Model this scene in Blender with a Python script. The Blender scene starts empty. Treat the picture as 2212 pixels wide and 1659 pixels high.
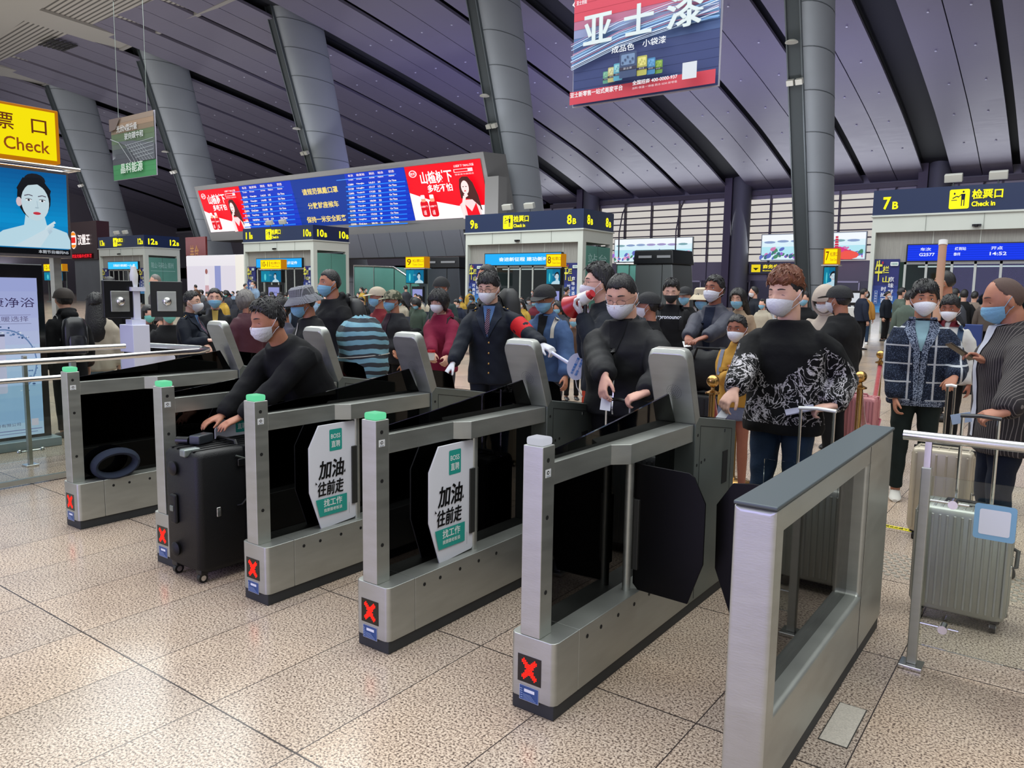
import bpy, bmesh, math, random
import numpy as np
from mathutils import Vector, Matrix, noise as mnoise
from mathutils.bvhtree import BVHTree
random.seed(7)
SC = bpy.context.scene
COL = SC.collection
R = math.radians
# ---------------------------------------------------------------- camera
# Hall frame: x runs along the row of ticket gates, y through them, z up.
F_PX = 1661.27
PITCH, ROLL, YAW, EYE = 6.8564, .8391, 36.2166, 1.55
cam_d = bpy.data.cameras.new('camera'); cam_d.sensor_width = 36; cam_d.lens = F_PX/2212*36
cam_d.clip_start = .05; cam_d.clip_end = 400
cam = bpy.data.objects.new('camera', cam_d); COL.objects.link(cam)
cam.matrix_world = Matrix.Translation((0, 0, EYE)) @ Matrix.Rotation(R(YAW), 4, 'Z') @ Matrix.Rotation(R(90-PITCH), 4, 'X') @ Matrix.Rotation(R(ROLL), 4, 'Z')
SC.camera = cam
_m3 = cam.matrix_world.to_3x3()
RT, UPV, FW = _m3 @ Vector((1, 0, 0)), _m3 @ Vector((0, 1, 0)), _m3 @ Vector((0, 0, -1))
CAM = Vector((0, 0, EYE))
def ray(px, py): return FW + RT*((px-1106)/F_PX) - UPV*((py-829.5)/F_PX)
def at(px, py, D): return CAM + ray(px, py)*D            # point at depth D metres
def aty(px, py, Y): d = ray(px, py); return CAM + d*(Y/d.y)
def atx(px, py, X): d = ray(px, py); return CAM + d*(X/d.x)
def atz(px, py, Z): d = ray(px, py); return CAM + d*((Z-EYE)/d.z)
# ---------------------------------------------------------------- view, world, lights
SC.view_settings.view_transform = 'Standard'; SC.view_settings.look = 'None'
SC.view_settings.exposure = -0.22; SC.view_settings.gamma = 1; SC.view_settings.use_curve_mapping = False
W = bpy.data.worlds.new('hall_light'); SC.world = W; W.use_nodes = True
bg = W.node_tree.nodes['Background']; bg.inputs[0].default_value = (.84, .87, .93, 1); bg.inputs[1].default_value = .95
SC.cycles.max_bounces = 6; SC.cycles.diffuse_bounces = 3; SC.cycles.glossy_bounces = 3
SC.cycles.transmission_bounces = 5; SC.cycles.transparent_max_bounces = 12
SC.cycles.caustics_reflective = False; SC.cycles.caustics_refractive = False
SC.cycles.sample_clamp_indirect = 4; SC.cycles.use_denoising = True
def area(name, loc, aim, sx, sy, power, col):
    d = bpy.data.lights.new(name, 'AREA'); d.shape = 'RECTANGLE'; d.size = sx; d.size_y = sy; d.energy = power; d.color = col
    o = bpy.data.objects.new(name, d); COL.objects.link(o); o.location = loc
    o.rotation_euler = (Vector(aim)-Vector(loc)).to_track_quat('-Z', 'Y').to_euler(); return o
area('skylight', (-8, 8, 23), (-8, 8.1, 0), 46, 26, 13500, (.96, 1, .97))
area('skylight_rear', (-40, 22, 22), (-40, 22.1, 0), 40, 16, 9000, (.96, 1, .98))
area('screen_glow', (-5.5, -8.5, 3.2), (-1.8, 3, .6), 8, 5, 600, (.46, .40, 1))
area('ceiling_wash', (-34, 56, 8), (-38, 70, 20), 50, 2, 5200, (.40, .38, 1))  # unseen light added behind the columns for the violet wash on the ceiling
area('ceiling_uplight', (-60, 38.4, 6.4), (-60, 60, 24), 150, .8, 7500, (.90, .90, 1))
area('ceiling_fill_far', (-85, 60, 5), (-85, 66, 24), 200, 3, 5600, (.90, .90, 1))  # unseen fill added to lift the dark far part of the ceiling
area('soffit_fill', (-75, 24, 9), (-80, 32, 25), 40, 8, 3200, (1, .97, .92))  # unseen fill added only to brighten the ribbed soffit
area('far_window_light', (-34, 92, 10), (-34, 60, 4), 60, 7, 5000, (.9, .95, 1))

# ---------------------------------------------------------------- materials
def lin(c):
    if isinstance(c, str):
        c = c.lstrip('#'); c = [int(c[i:i+2], 16)/255 for i in (0, 2, 4)]
    return tuple((v/12.92 if v <= .04045 else ((v+.055)/1.055)**2.4) for v in c[:3]) + (1,)
MATS = {}
def nodes_of(name):
    m = bpy.data.materials.new(name); m.use_nodes = True
    nt = m.node_tree; b = nt.nodes['Principled BSDF']; return m, nt, b
def mat(name, col, rough=.5, metal=0, var=0, vscale=8, bump=0, bscale=60, spec=None, sheen=0, stretch=None, coat=0):
    """procedural principled material: colour with optional noise variation and bump"""
    if name in MATS: return MATS[name]
    m, nt, b = nodes_of(name); c = lin(col)
    b.inputs['Base Color'].default_value = c; b.inputs['Roughness'].default_value = rough; b.inputs['Metallic'].default_value = metal
    if spec is not None: b.inputs['Specular IOR Level'].default_value = spec
    if sheen: b.inputs['Sheen Weight'].default_value = sheen
    if coat: b.inputs['Coat Weight'].default_value = coat; b.inputs['Coat Roughness'].default_value = .08
    tc = nt.nodes.new('ShaderNodeTexCoord'); mp = nt.nodes.new('ShaderNodeMapping'); nt.links.new(tc.outputs['Object'], mp.inputs['Vector'])
    if stretch: mp.inputs['Scale'].default_value = stretch
    if var:
        n = nt.nodes.new('ShaderNodeTexNoise'); n.inputs['Scale'].default_value = vscale; n.inputs['Detail'].default_value = 4
        nt.links.new(mp.outputs[0], n.inputs['Vector'])
        mx = nt.nodes.new('ShaderNodeMix'); mx.data_type = 'RGBA'
        mx.inputs[6].default_value = tuple(max(0, v*(1-var)) for v in c[:3])+(1,); mx.inputs[7].default_value = tuple(min(1, v*(1+var)) for v in c[:3])+(1,)
        nt.links.new(n.outputs['Fac'], mx.inputs[0]); nt.links.new(mx.outputs[2], b.inputs['Base Color'])
        if metal:
            mr = nt.nodes.new('ShaderNodeMapRange'); mr.inputs[3].default_value = rough*.8; mr.inputs[4].default_value = rough*1.25
            nt.links.new(n.outputs['Fac'], mr.inputs[0]); nt.links.new(mr.outputs[0], b.inputs['Roughness'])
    if bump:
        n2 = nt.nodes.new('ShaderNodeTexNoise'); n2.inputs['Scale'].default_value = bscale; n2.inputs['Detail'].default_value = 3
        nt.links.new(mp.outputs[0], n2.inputs['Vector'])
        bp = nt.nodes.new('ShaderNodeBump'); bp.inputs['Strength'].default_value = bump; bp.inputs['Distance'].default_value = .01
        nt.links.new(n2.outputs['Fac'], bp.inputs['Height']); nt.links.new(bp.outputs[0], b.inputs['Normal'])
    MATS[name] = m; return m
def glow(col, strength=1.0):
    key = 'glow_%s_%.2f' % (col, strength)
    if key in MATS: return MATS[key]
    m, nt, b = nodes_of(key); c = lin(col)
    b.inputs['Base Color'].default_value = (c[0]*.03, c[1]*.03, c[2]*.03, 1); b.inputs['Roughness'].default_value = .6; b.inputs['Specular IOR Level'].default_value = .1
    b.inputs['Emission Color'].default_value = c; b.inputs['Emission Strength'].default_value = strength
    MATS[key] = m; return m
def paint(col, rough=.6): return mat('paint_%s_%.2f' % (col, rough), col, rough)
def glass(name, tint, alpha, rough=.03):
    """thin pane: see-through tinted sheet with a glossy reflection"""
    if name in MATS: return MATS[name]
    m = bpy.data.materials.new(name); m.use_nodes = True; nt = m.node_tree; nt.nodes.clear()
    out = nt.nodes.new('ShaderNodeOutputMaterial'); tr = nt.nodes.new('ShaderNodeBsdfTransparent'); tr.inputs[0].default_value = tuple(tint)+(1,)
    gl = nt.nodes.new('ShaderNodeBsdfGlossy'); gl.inputs['Roughness'].default_value = rough; gl.inputs[0].default_value = (1, 1, 1, 1)
    fr = nt.nodes.new('ShaderNodeFresnel'); fr.inputs[0].default_value = alpha
    mx = nt.nodes.new('ShaderNodeMixShader'); nt.links.new(fr.outputs[0], mx.inputs[0]); nt.links.new(tr.outputs[0], mx.inputs[1]); nt.links.new(gl.outputs[0], mx.inputs[2])
    nt.links.new(mx.outputs[0], out.inputs[0]); MATS[name] = m; return m
STEEL = mat('brushed_steel', '#b0b3ad', .40, .82, var=.16, vscale=5, bump=.04, bscale=40, stretch=(1, 1, 5))
STEEL_D = mat('dark_steel', '#7c8480', .42, .75, var=.12)
CHROME = mat('polished_steel', '#d9d9d6', .16, 1, var=.04)
BLACK = mat('black_plastic', '#101113', .35)
RUBBER = mat('plinth_rubber', '#26292b', .6, var=.2)
WHITE = mat('white_plastic', '#d8dad8', .45)
SMOKE = glass('smoked_glass', (.022, .02, .02), 1.32)
SMOKE2 = glass('smoked_glass_light', (.30, .30, .30), 1.30)
CLEAR = glass('clear_glass', (.93, .96, .94), 1.35)
GREY_GL = glass('grey_glass', (.62, .64, .66), 1.3)
# ---------------------------------------------------------------- mesh helpers
class MB:
    """collects simple solids, then becomes ONE mesh object"""
    def __init__(s): s.v = []; s.f = []; s.mi = []; s.mats = []; s.cur = 0
    def use(s, m):
        if m not in s.mats: s.mats.append(m)
        s.cur = s.mats.index(m); return s
    def add(s, vs, fs):
        n = len(s.v); s.v += [tuple(v) for v in vs]; s.f += [tuple(n+i for i in f) for f in fs]; s.mi += [s.cur]*len(fs); return s
    def box(s, x0, x1, y0, y1, z0, z1):
        return s.add([(x, y, z) for x in (x0, x1) for y in (y0, y1) for z in (z0, z1)], [(0, 1, 3, 2), (4, 6, 7, 5), (0, 4, 5, 1), (2, 3, 7, 6), (0, 2, 6, 4), (1, 5, 7, 3)])
    def obox(s, c, sx, sy, sz, M=None):
        vs = [Vector((x*sx/2, y*sy/2, z*sz/2)) for x in (-1, 1) for y in (-1, 1) for z in (-1, 1)]
        if M is not None: vs = [M @ v for v in vs]
        return s.add([v+Vector(c) for v in vs], [(0, 1, 3, 2), (4, 6, 7, 5), (0, 4, 5, 1), (2, 3, 7, 6), (0, 2, 6, 4), (1, 5, 7, 3)])
    def prism(s, pts, axis, a, b):
        """polygon (2D pts) pushed along axis from a to b; pts fill the two other axes in order"""
        def mk(p, t): return {'x': (t, p[0], p[1]), 'y': (p[0], t, p[1]), 'z': (p[0], p[1], t)}[axis]
        n = len(pts); vs = [mk(p, a) for p in pts]+[mk(p, b) for p in pts]
        return s.add(vs, [tuple(range(n))[::-1], tuple(range(n, 2*n))]+[(i, (i+1) % n, n+(i+1) % n, n+i) for i in range(n)])
    def loft(s, rings, cap=True):
        n = len(rings[0]); vs = [v for r in rings for v in r]; fs = []
        for k in range(len(rings)-1):
            for i in range(n): fs.append((k*n+i, k*n+(i+1) % n, (k+1)*n+(i+1) % n, (k+1)*n+i))
        if cap: fs += [tuple(range(n))[::-1], tuple(range((len(rings)-1)*n, len(rings)*n))]
        return s.add(vs, fs)
    def tube(s, pts, r, n=10, cap=True, flat=1.0, ref=None):
        """round bar along a polyline; r may be one radius or one per point"""
        pts = [Vector(p) for p in pts]; m = len(pts); rs = r if isinstance(r, (list, tuple)) else [r]*m; rings = []; pu = None
        for k, p in enumerate(pts):
            t = (pts[min(k+1, m-1)]-pts[max(k-1, 0)]).normalized()
            if pu is None:
                a = Vector(ref) if ref is not None else (Vector((0, 0, 1)) if abs(t.z) < .9 else Vector((1, 0, 0)))
            else: a = pu
            u = (a-t*a.dot(t)); u = u.normalized() if u.length > 1e-6 else t.orthogonal().normalized(); w = t.cross(u); pu = u
            rr = rs[k]; ra, rb = rr if isinstance(rr, (tuple, list)) else (rr, rr*flat)
            rings.append([p+u*(ra*math.cos(2*math.pi*i/n))+w*(rb*math.sin(2*math.pi*i/n)) for i in range(n)])
        return s.loft(rings, cap)
    def lathe(s, prof, n=20, c=(0, 0, 0)):
        return s.loft([[(c[0]+r*math.cos(2*math.pi*i/n), c[1]+r*math.sin(2*math.pi*i/n), c[2]+z) for i in range(n)] for r, z in prof])
    def ball(s, c, rx, ry=None, rz=None, n=12, M=None):
        ry = ry or rx; rz = rz or rx; rings = []
        for k in range(n//2+1):
            a = math.pi*(k/(n//2))-math.pi/2; a = max(-1.53, min(1.53, a))
            ring = [Vector((rx*math.cos(a)*math.cos(2*math.pi*i/n), ry*math.cos(a)*math.sin(2*math.pi*i/n), rz*math.sin(a))) for i in range(n)]
            if M is not None: ring = [M @ v for v in ring]
            rings.append([v+Vector(c) for v in ring])
        return s.loft(rings)
    def xform(s, M): s.v = [tuple(M @ Vector(v)) for v in s.v]; return s
    def mesh(s, name, m=None, smooth=False):
        me = bpy.data.meshes.new(name); me.from_pydata(s.v, [], s.f)
        mats = s.mats or ([m] if m else [])
        for q in mats: me.materials.append(q)
        if s.mats and len(s.mats) > 1: me.polygons.foreach_set('material_index', s.mi)
        if smooth: me.polygons.foreach_set('use_smooth', [True]*len(me.polygons))
        me.update(); return me
    def obj(s, name, m=None, parent=None, smooth=False, bevel=0, seg=2, recalc=True):
        me = s.mesh(name, m, smooth)
        if recalc:
            bm = bmesh.new(); bm.from_mesh(me); bmesh.ops.recalc_face_normals(bm, faces=bm.faces); bm.to_mesh(me); bm.free()
        o = bpy.data.objects.new(name, me); COL.objects.link(o)
        if parent is not None: o.parent = parent
        if bevel:
            b = o.modifiers.new('bevel', 'BEVEL'); b.width = bevel; b.segments = seg; b.limit_method = 'ANGLE'; b.angle_limit = R(40)
            o.data.polygons.foreach_set('use_smooth', [True]*len(me.polygons))
            w = o.modifiers.new('wn', 'WEIGHTED_NORMAL')
        elif smooth: auto_smooth(o)
        return o
def auto_smooth(o, ang=42):
    me = o.data; bm = bmesh.new(); bm.from_mesh(me)
    for e in bm.edges:
        if len(e.link_faces) == 2 and e.calc_face_angle(0) > R(ang): e.smooth = False
    bm.to_mesh(me); bm.free()
def tag(o, label=None, cat=None, group=None, kind=None):
    if label: o['label'] = label
    if cat: o['category'] = cat
    if group: o['group'] = group
    if kind: o['kind'] = kind
    return o
def thing(name, loc, label, cat, group=None, rz=0):
    o = bpy.data.objects.new(name, None); COL.objects.link(o); o.location = loc; o.rotation_euler = (0, 0, rz); o.empty_display_size = .1
    return tag(o, label, cat, group)
def struct(o): o['kind'] = 'structure'; return o
def dup(root, loc=None, rz=None, label=None):
    def cp(o, par):
        c = o.copy(); COL.objects.link(c)
        if par is not None: c.parent = par; c.matrix_parent_inverse = o.matrix_parent_inverse.copy()
        for ch in KIDS.get(o.name, []): cp(ch, c)
        return c
    KIDS.clear()
    for o in bpy.data.objects:
        if o.parent: KIDS.setdefault(o.parent.name, []).append(o)
    r = cp(root, None)
    if loc is not None: r.location = loc
    if rz is not None: r.rotation_euler = (0, 0, rz)
    if label: r['label'] = label
    return r
KIDS = {}
# ---------------------------------------------------------------- flat artwork on signs and screens
_fc = bpy.data.curves.new('glyphs', 'FONT'); _fc.size = 1; _fc.resolution_u = 3
_fo = bpy.data.objects.new('glyphs', _fc); COL.objects.link(_fo)
_gl = {}
def glyphs(s, bold=0.0):
    if any(ord(ch) > 0x2E80 for ch in s): bold = min(bold, .012)
    k = (s, bold)
    if k not in _gl:
        _fc.body = s; _fc.offset = bold
        me = bpy.data.meshes.new_from_object(_fo)
        v = [(p.co.x, p.co.y) for p in me.vertices]; f = [tuple(p.vertices) for p in me.polygons]; bpy.data.meshes.remove(me); _gl[k] = (v, f)
    return _gl[k]
class Canvas:
    """one flat picture mesh: origin, unit right and up vectors, sizes in metres; later shapes lie in front"""
    def __init__(s, o, ux, uy, step=.003):
        s.o = Vector(o); s.ux = Vector(ux).normalized(); s.uy = Vector(uy).normalized(); s.n = s.ux.cross(s.uy); s.k = 0; s.b = MB(); s.step = step; s.lit = None; s.rough = .5
    xmax = None
    def m(s, c): return glow(c, s.lit) if s.lit else paint(c, s.rough)
    def p(s, x, y): return s.o+s.ux*x+s.uy*y+s.n*(s.k*s.step)
    def poly(s, pts, c, layer=True):
        if layer: s.k += 1
        if s.xmax: pts = [(min(max(q[0], 0), s.xmax), q[1]) for q in pts]
        s.b.use(s.m(c) if isinstance(c, str) else c); s.b.add([s.p(*q) for q in pts], [tuple(range(len(pts)))]); return s
    def rect(s, x, y, w, h, c, layer=True): return s.poly([(x, y), (x+w, y), (x+w, y+h), (x, y+h)], c, layer)
    def rrect(s, x, y, w, h, r, c):
        pts = []
        for cx, cy, a0 in ((x+w-r, y+r, -90), (x+w-r, y+h-r, 0), (x+r, y+h-r, 90), (x+r, y+r, 180)):
            pts += [(cx+r*math.cos(R(a0+t)), cy+r*math.sin(R(a0+t))) for t in (0, 30, 60, 90)]
        return s.poly(pts, c)
    def oval(s, x, y, rx, ry, c, a0=0, a1=360, n=20, rot=0):
        pts = [(rx*math.cos(R(a0+(a1-a0)*i/n)), ry*math.sin(R(a0+(a1-a0)*i/n))) for i in range(n if a1-a0 >= 360 else n+1)]
        cr, sr = math.cos(R(rot)), math.sin(R(rot)); return s.poly([(x+px*cr-py*sr, y+px*sr+py*cr) for px, py in pts], c)
    def line(s, pts, w, c):
        s.k += 1; s.b.use(s.m(c))
        for (x0, y0), (x1, y1) in zip(pts, pts[1:]):
            L = math.hypot(x1-x0, y1-y0) or 1; nx, ny = -(y1-y0)/L*w/2, (x1-x0)/L*w/2
            s.b.add([s.p(x0+nx, y0+ny), s.p(x0-nx, y0-ny), s.p(x1-nx, y1-ny), s.p(x1+nx, y1+ny)], [(0, 1, 2, 3)])
        return s
    def text(s, t, x, y, w, h, c, bold=.0, skew=0, layer=True):
        v, f = glyphs(t, bold)
        if not v: return s
        xs = [q[0] for q in v]; ys = [q[1] for q in v]; x0, x1, y0, y1 = min(xs), max(xs), min(ys), max(ys)
        if layer: s.k += 1
        s.b.use(s.m(c)); sx = w/(x1-x0); sy = h/(y1-y0)
        e = max(0, min(bold, .028)-.012)*h*.9 if any(ord(ch) > 0x2E80 for ch in t) else 0
        for dx, dy in (((0, 0),) if e == 0 else ((-e, -e*.5), (e, -e*.5), (-e, e*.5), (e, e*.5), (0, 0))):
            s.k += .12; s.b.add([s.p(x+(a-x0)*sx+skew*(b-y0)*sy+dx, y+(b-y0)*sy+dy) for a, b in v], f)
        return s
    def obj(s, name, parent=None): return s.b.obj(name, None, parent, recalc=False)
# ================================================================ floor
def floor_mat():
    m, nt, b = nodes_of('granite_tiles'); N = nt.nodes.new; L = nt.links.new
    geo = N('ShaderNodeNewGeometry'); sep = N('ShaderNodeSeparateXYZ'); L(geo.outputs['Position'], sep.inputs[0])
    def math_(op, a, v=None, c=None):
        n = N('ShaderNodeMath'); n.operation = op
        for i, q in enumerate((a, v, c)):
            if q is None: continue
            if isinstance(q, (int, float)): n.inputs[i].default_value = q
            else: L(q, n.inputs[i])
        return n.outputs[0]
    def ramp(fac, stops):
        r = N('ShaderNodeValToRGB'); L(fac, r.inputs[0]); e = r.color_ramp.elements
        e[0].position, e[0].color = stops[0][0], lin(stops[0][1]); e[1].position, e[1].color = stops[-1][0], lin(stops[-1][1])
        for p, c in stops[1:-1]: q = e.new(p); q.color = lin(c)
        return r.outputs[0]
    n1 = N('ShaderNodeTexNoise'); n1.inputs['Scale'].default_value = 115; n1.inputs['Detail'].default_value = 2.5; n1.inputs['Roughness'].default_value = .62; L(geo.outputs['Position'], n1.inputs['Vector'])
    grain = ramp(n1.outputs['Fac'], [(.35, '#524844'), (.43, '#8d8078'), (.50, '#c6b9ad'), (.58, '#d8ccc0'), (.70, '#e8e0d6')])
    n2 = N('ShaderNodeTexNoise'); n2.inputs['Scale'].default_value = 1.3; n2.inputs['Detail'].default_value = 3; L(geo.outputs['Position'], n2.inputs['Vector'])
    big = ramp(n2.outputs['Fac'], [(.3, '#d8d2ce'), (.5, '#f4efe8'), (.72, '#efe4d6')])
    fx = math_('DIVIDE', sep.outputs[0], .5); fy = math_('SUBTRACT', sep.outputs[1], .53)
    cb = N('ShaderNodeCombineXYZ'); L(math_('FLOOR', fx), cb.inputs[0]); L(math_('FLOOR', fy), cb.inputs[1])
    wn = N('ShaderNodeTexWhiteNoise'); L(cb.outputs[0], wn.inputs['Vector'])
    tile = ramp(wn.outputs['Value'], [(0, '#e2dfdd'), (.5, '#f4efe9'), (1, '#fbf2e8')])
    def mul(a, c, f=1.0):
        x = N('ShaderNodeMix'); x.data_type = 'RGBA'; x.blend_type = 'MULTIPLY'; x.inputs[0].default_value = f; L(a, x.inputs[6]); L(c, x.inputs[7]); return x.outputs[2]
    col = mul(mul(grain, big, .9), tile, .8)
    def joint(src, w):     # distance to nearest integer of src
        return math_('LESS_THAN', math_('ABSOLUTE', math_('SUBTRACT', math_('FRACT', math_('ADD', src, .5)), .5)), w)
    j = math_('MAXIMUM', joint(fx, .0045), joint(fy, .0035))
    mx = N('ShaderNodeMix'); mx.data_type = 'RGBA'; L(j, mx.inputs[0]); L(col, mx.inputs[6]); mx.inputs[7].default_value = lin('#3a3230')
    L(mx.outputs[2], b.inputs['Base Color'])
    b.inputs['Roughness'].default_value = .2; b.inputs['Specular IOR Level'].default_value = .42
    rr = N('ShaderNodeMapRange'); L(n1.outputs['Fac'], rr.inputs[0]); rr.inputs[3].default_value = .26; rr.inputs[4].default_value = .15; L(rr.outputs[0], b.inputs['Roughness'])
    return m
fl = MB().box(-160, 60, -12, 94.5, -.3, 0).obj('floor', floor_mat()); struct(fl)
# cut access lid and yellow tape on the floor
c = Canvas((-.62, 2.70, .001), (1, 0, 0), (0, 1, 0), .0006); c.rough = .35
c.rect(0, 0, .10, .31, '#3a3733'); c.rect(.004, .004, .092, .302, mat('lid_granite', '#b9b2a6', .3, var=.45, vscale=150))
tag(c.obj('floor_access_lid'), 'small pale granite access lid let into the floor beside the glass end barrier', 'floor lid')
c = Canvas((-.98, 5.60, .001), (1, -.08, 0), (.08, 1, 0), .0008)
c.rect(0, 0, .62, .06, '#e6d820'); c.text('请在此线外等候', .03, .012, .2, .036, '#2a2410', .02); c.text('请在此线外等候', .33, .012, .2, .036, '#2a2410', .02)
tag(c.obj('floor_tape'), 'yellow printed waiting-line tape on the floor behind the glass end barrier', 'floor tape')
def tactile(x0, y0, nx, ny):
    b = MB()
    for i in range(nx):
        for j in range(ny): b.lathe([(.017, 0), (.015, .004), (.008, .005)], 8, (x0+i*.05+(j % 2)*.025, y0+j*.045, .0005))
    return b.obj('tactile_paving', mat('tactile', '#a79f93', .3, .2), smooth=True)
tag(tactile(-1.1, 4.62, 36, 10), 'band of raised round tactile studs across the floor behind the gates', 'tactile paving', kind='stuff')
# ================================================================ ticket gates
HOLE = mat('black_hole', '#050505', .8)
def x_dots():
    b = MB()
    for r in range(13):
        for q in range(10):
            u, v = (q-4.5)/4.5, (r-6)/6
            if min(abs(u-v), abs(u+v)) < .40 and max(abs(u), abs(v)) <= 1.0 and not (abs(u) > .95 and abs(v) > .97):
                c_ = (.090+(q-4.5)*.0068, -.0016, .170-(r-6)*.0064); b.loft([[(c_[0]+.0026*math.cos(a*math.pi/4), y, c_[2]+.0026*math.sin(a*math.pi/4)) for a in range(8)] for y in (c_[1]-.0012, 0)])
    return b
def boss_ad(o, mir=1):
    """printed sheet on a flap: o is its lower hinge-side corner, drawn in the plane x = const, reading towards +y"""
    cv = Canvas(o, (0, 1, 0), (0, 0, 1), .0006)
    cv.rough = .35
    return cv
def make_gate(label, flap, lamp='#74ecb0', seam=False, sheet=True):
    g = thing('ticket_gate', (0, 0, 0), label, 'ticket gate', 'row of automatic ticket gates')
    MB().prism([(.008, .008), (.193, .008), (.193, 1.66), (.008, 1.66)], 'z', 0, .058).obj('plinth', RUBBER, g, bevel=.004)
    b = MB()
    pts = [(.022, 0), (.178, 0), (.192, .008), (.2, .024), (.2, .165), (0, .165), (0, .024), (.008, .008)]
    b.prism(pts, 'z', .056, .296); b.obj('end_cap', STEEL, g, bevel=.003)
    MB().box(0, .2, .1665, 1.185, .056, .296).obj('base_cabinet', STEEL, g, bevel=.003)
    # holes (sensors)
    def disc(x, u, z, nm, r=.0085): MB().loft([[(x+t, u+r*math.cos(a*math.pi/6), z+r*math.sin(a*math.pi/6)) for a in range(12)] for t in (-.002, .0012)]).obj(nm, HOLE, g)
    for u in (.225, .33, .47, .61, .75): disc(.2, u, .25, 'base_sensor')
    for z in (.955, .745, .465): disc(.13, .036, z, 'post_sensor')
    MB().box(.044, .130, -.001+.004, .080, .296, 1.006).obj('post', STEEL, g, bevel=.003)
    MB().box(.050, .124, .009, .075, 1.006, 1.036).obj('status_lamp', glow(lamp, .9 if lamp != '#dfe2ee' else .75), g, bevel=.009, seg=3)  # the unlit white lamp gets its brightness from a painted-in glow too
    c = Canvas((.1305, .018, .893), (0, 1, 0), (0, 0, 1), .0004); c.rough = .3
    c.rect(0, 0, .036, .030, '#e3e6e8'); c.oval(.018, .017, .0072, .0072, '#15171a'); c.oval(.018, .017, .0035, .0035, '#e8eaec'); c.rect(.006, .003, .024, .003, '#9aa6b4')
    for s in (-1, 1): c.line([(.018+s*.011, .011), (.018+s*.0125, .017), (.018+s*.011, .023)], .0012, '#6a7684')
    c.obj('sensor_sticker', g)
    # led field
    MB().box(.038, .142, -.0012, .003, .117, .222).obj('display_window', mat('led_glass', '#0b0706', .12), g)
    x_dots().obj('red_cross_light', glow('#ff1c12', 3.2), g)
    c = Canvas((.047, -.0008, .047), (1, 0, 0), (0, 0, 1), .0004); c.rough = .3
    c.rect(0, 0, .086, .058, '#c9d2de'); c.rect(.0015, .0015, .083, .055, '#2b4c86'); c.rect(.022, .034, .046, .012, '#dfe5ee')
    for k in range(5): c.rect(.006, .008+k*.009, .010, .003, '#8fa6cc'); c.rect(.02, .006+k*.005, .055*(1-.09*k), .0018, '#7f98c4')
    c.obj('rating_plate', g)
    # rails
    b = MB().prism([(.060, .079), (.129, .079), (.129, .498), (.1894, .560), (.1894, 1.183), (.012, 1.183), (.012, .560), (.060, .498)], 'z', .857, .940)
    b.obj('handrail', STEEL, g, bevel=.002)
    # glass
    MB().box(.088, .098, .080, 1.19, .296, .858).obj('lower_glass', SMOKE, g)
    MB().prism([(.08, .94), (1.185, .94), (1.10, 1.085), (.60, 1.022), (.35, .995), (.08, .968)], 'x', .086, .096).obj('upper_glass', SMOKE, g)
    MB().tube([(.150, .628, .296), (.150, .628, .857)], .0180, 20).obj('hinge_pole', STEEL, g, smooth=True)
    # end cabinet
    b = MB().prism([(1.186, .056), (1.70, .056), (1.72, .14), (1.72, .893), (1.216, .972), (1.186, .94)], 'x', 0, .2); b.obj('end_cabinet', STEEL_D, g, bevel=.004)
    b = MB(); b.box(.2, .2012, 1.243, 1.245, .07, .928); b.add([(.2012, 1.245, .928), (.2012, 1.245, .925), (.2012, 1.66, .858), (.2012, 1.66, .861)], [(0, 1, 2, 3)]); b.box(.2, .2012, 1.659, 1.661, .07, .86)
    b.obj('door_gap', HOLE, g)
    for u, z in ((1.215, .885), (1.215, .74), (1.27, .745), (1.31, .75)): disc(.2, u, z, 'cabinet_sensor', .0078)
    MB().box(.199, .203, 1.545, 1.615, .585, .755).obj('recessed_grip', HOLE, g, bevel=.004)
    MB().box(.199, .203, 1.55, 1.562, .853, .870).obj('lock', CHROME, g)
    # head
    def slab(x, r):
        return None
    b = MB(); prof = [(1.186, .938), (1.046, 1.276), (1.060, 1.300), (1.105, 1.306), (1.232, .970)]
    # rounded upper corners: loft across the width with shrinking height at the sides
    rings = []
    for x, dz in ((0, .045), (.006, .022), (.018, .006), (.035, 0), (.165, 0), (.182, .006), (.194, .022), (.2, .045)):
        k = dz/.33
        rings.append([(x, 1.186, .938), (x, 1.046+.140*k, 1.276-dz), (x, 1.060+.13*k, 1.300-dz), (x, 1.105+.12*k, 1.306-dz), (x, 1.232, .970)])
    b.loft(rings); b.obj('reader_head', STEEL, g, bevel=.003)
    b = MB(); d = Vector((0, -.140, .338)).normalized(); n = Vector((0, -.338, -.140)).normalized()
    for rr, cnt in ((.008, 6), (.017, 12), (.026, 18), (.036, 26)):
        for k in range(cnt):
            a = 2*math.pi*k/cnt; p = Vector((.112, 1.186, .938))+d*.17+Vector((1, 0, 0))*(rr*math.cos(a))+d*(rr*math.sin(a))+n*.0008
            b.add([p+Vector((1, 0, 0))*(.0017*math.cos(q*math.pi/3))+d*(.0017*math.sin(q*math.pi/3)) for q in range(6)], [(0, 1, 2, 3, 4, 5)])
    b.obj('speaker_grille', HOLE, g)
    # reader desk: black glass visor on top of the end cabinet
    MB().prism([(1.25, .966), (1.60, .912), (1.57, 1.00), (1.50, 1.035), (1.22, 1.075)], 'x', .02, .028).obj('side_visor', SMOKE, g)
    MB().prism([(1.26, .968), (1.66, .905), (1.66, .908), (1.26, .971)], 'x', .03, .17).obj('reader_glass', mat('reader_black', '#08090b', .08), g)
    MB().box(.198, .2015, 1.30, 1.305, .43, .52)
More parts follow.
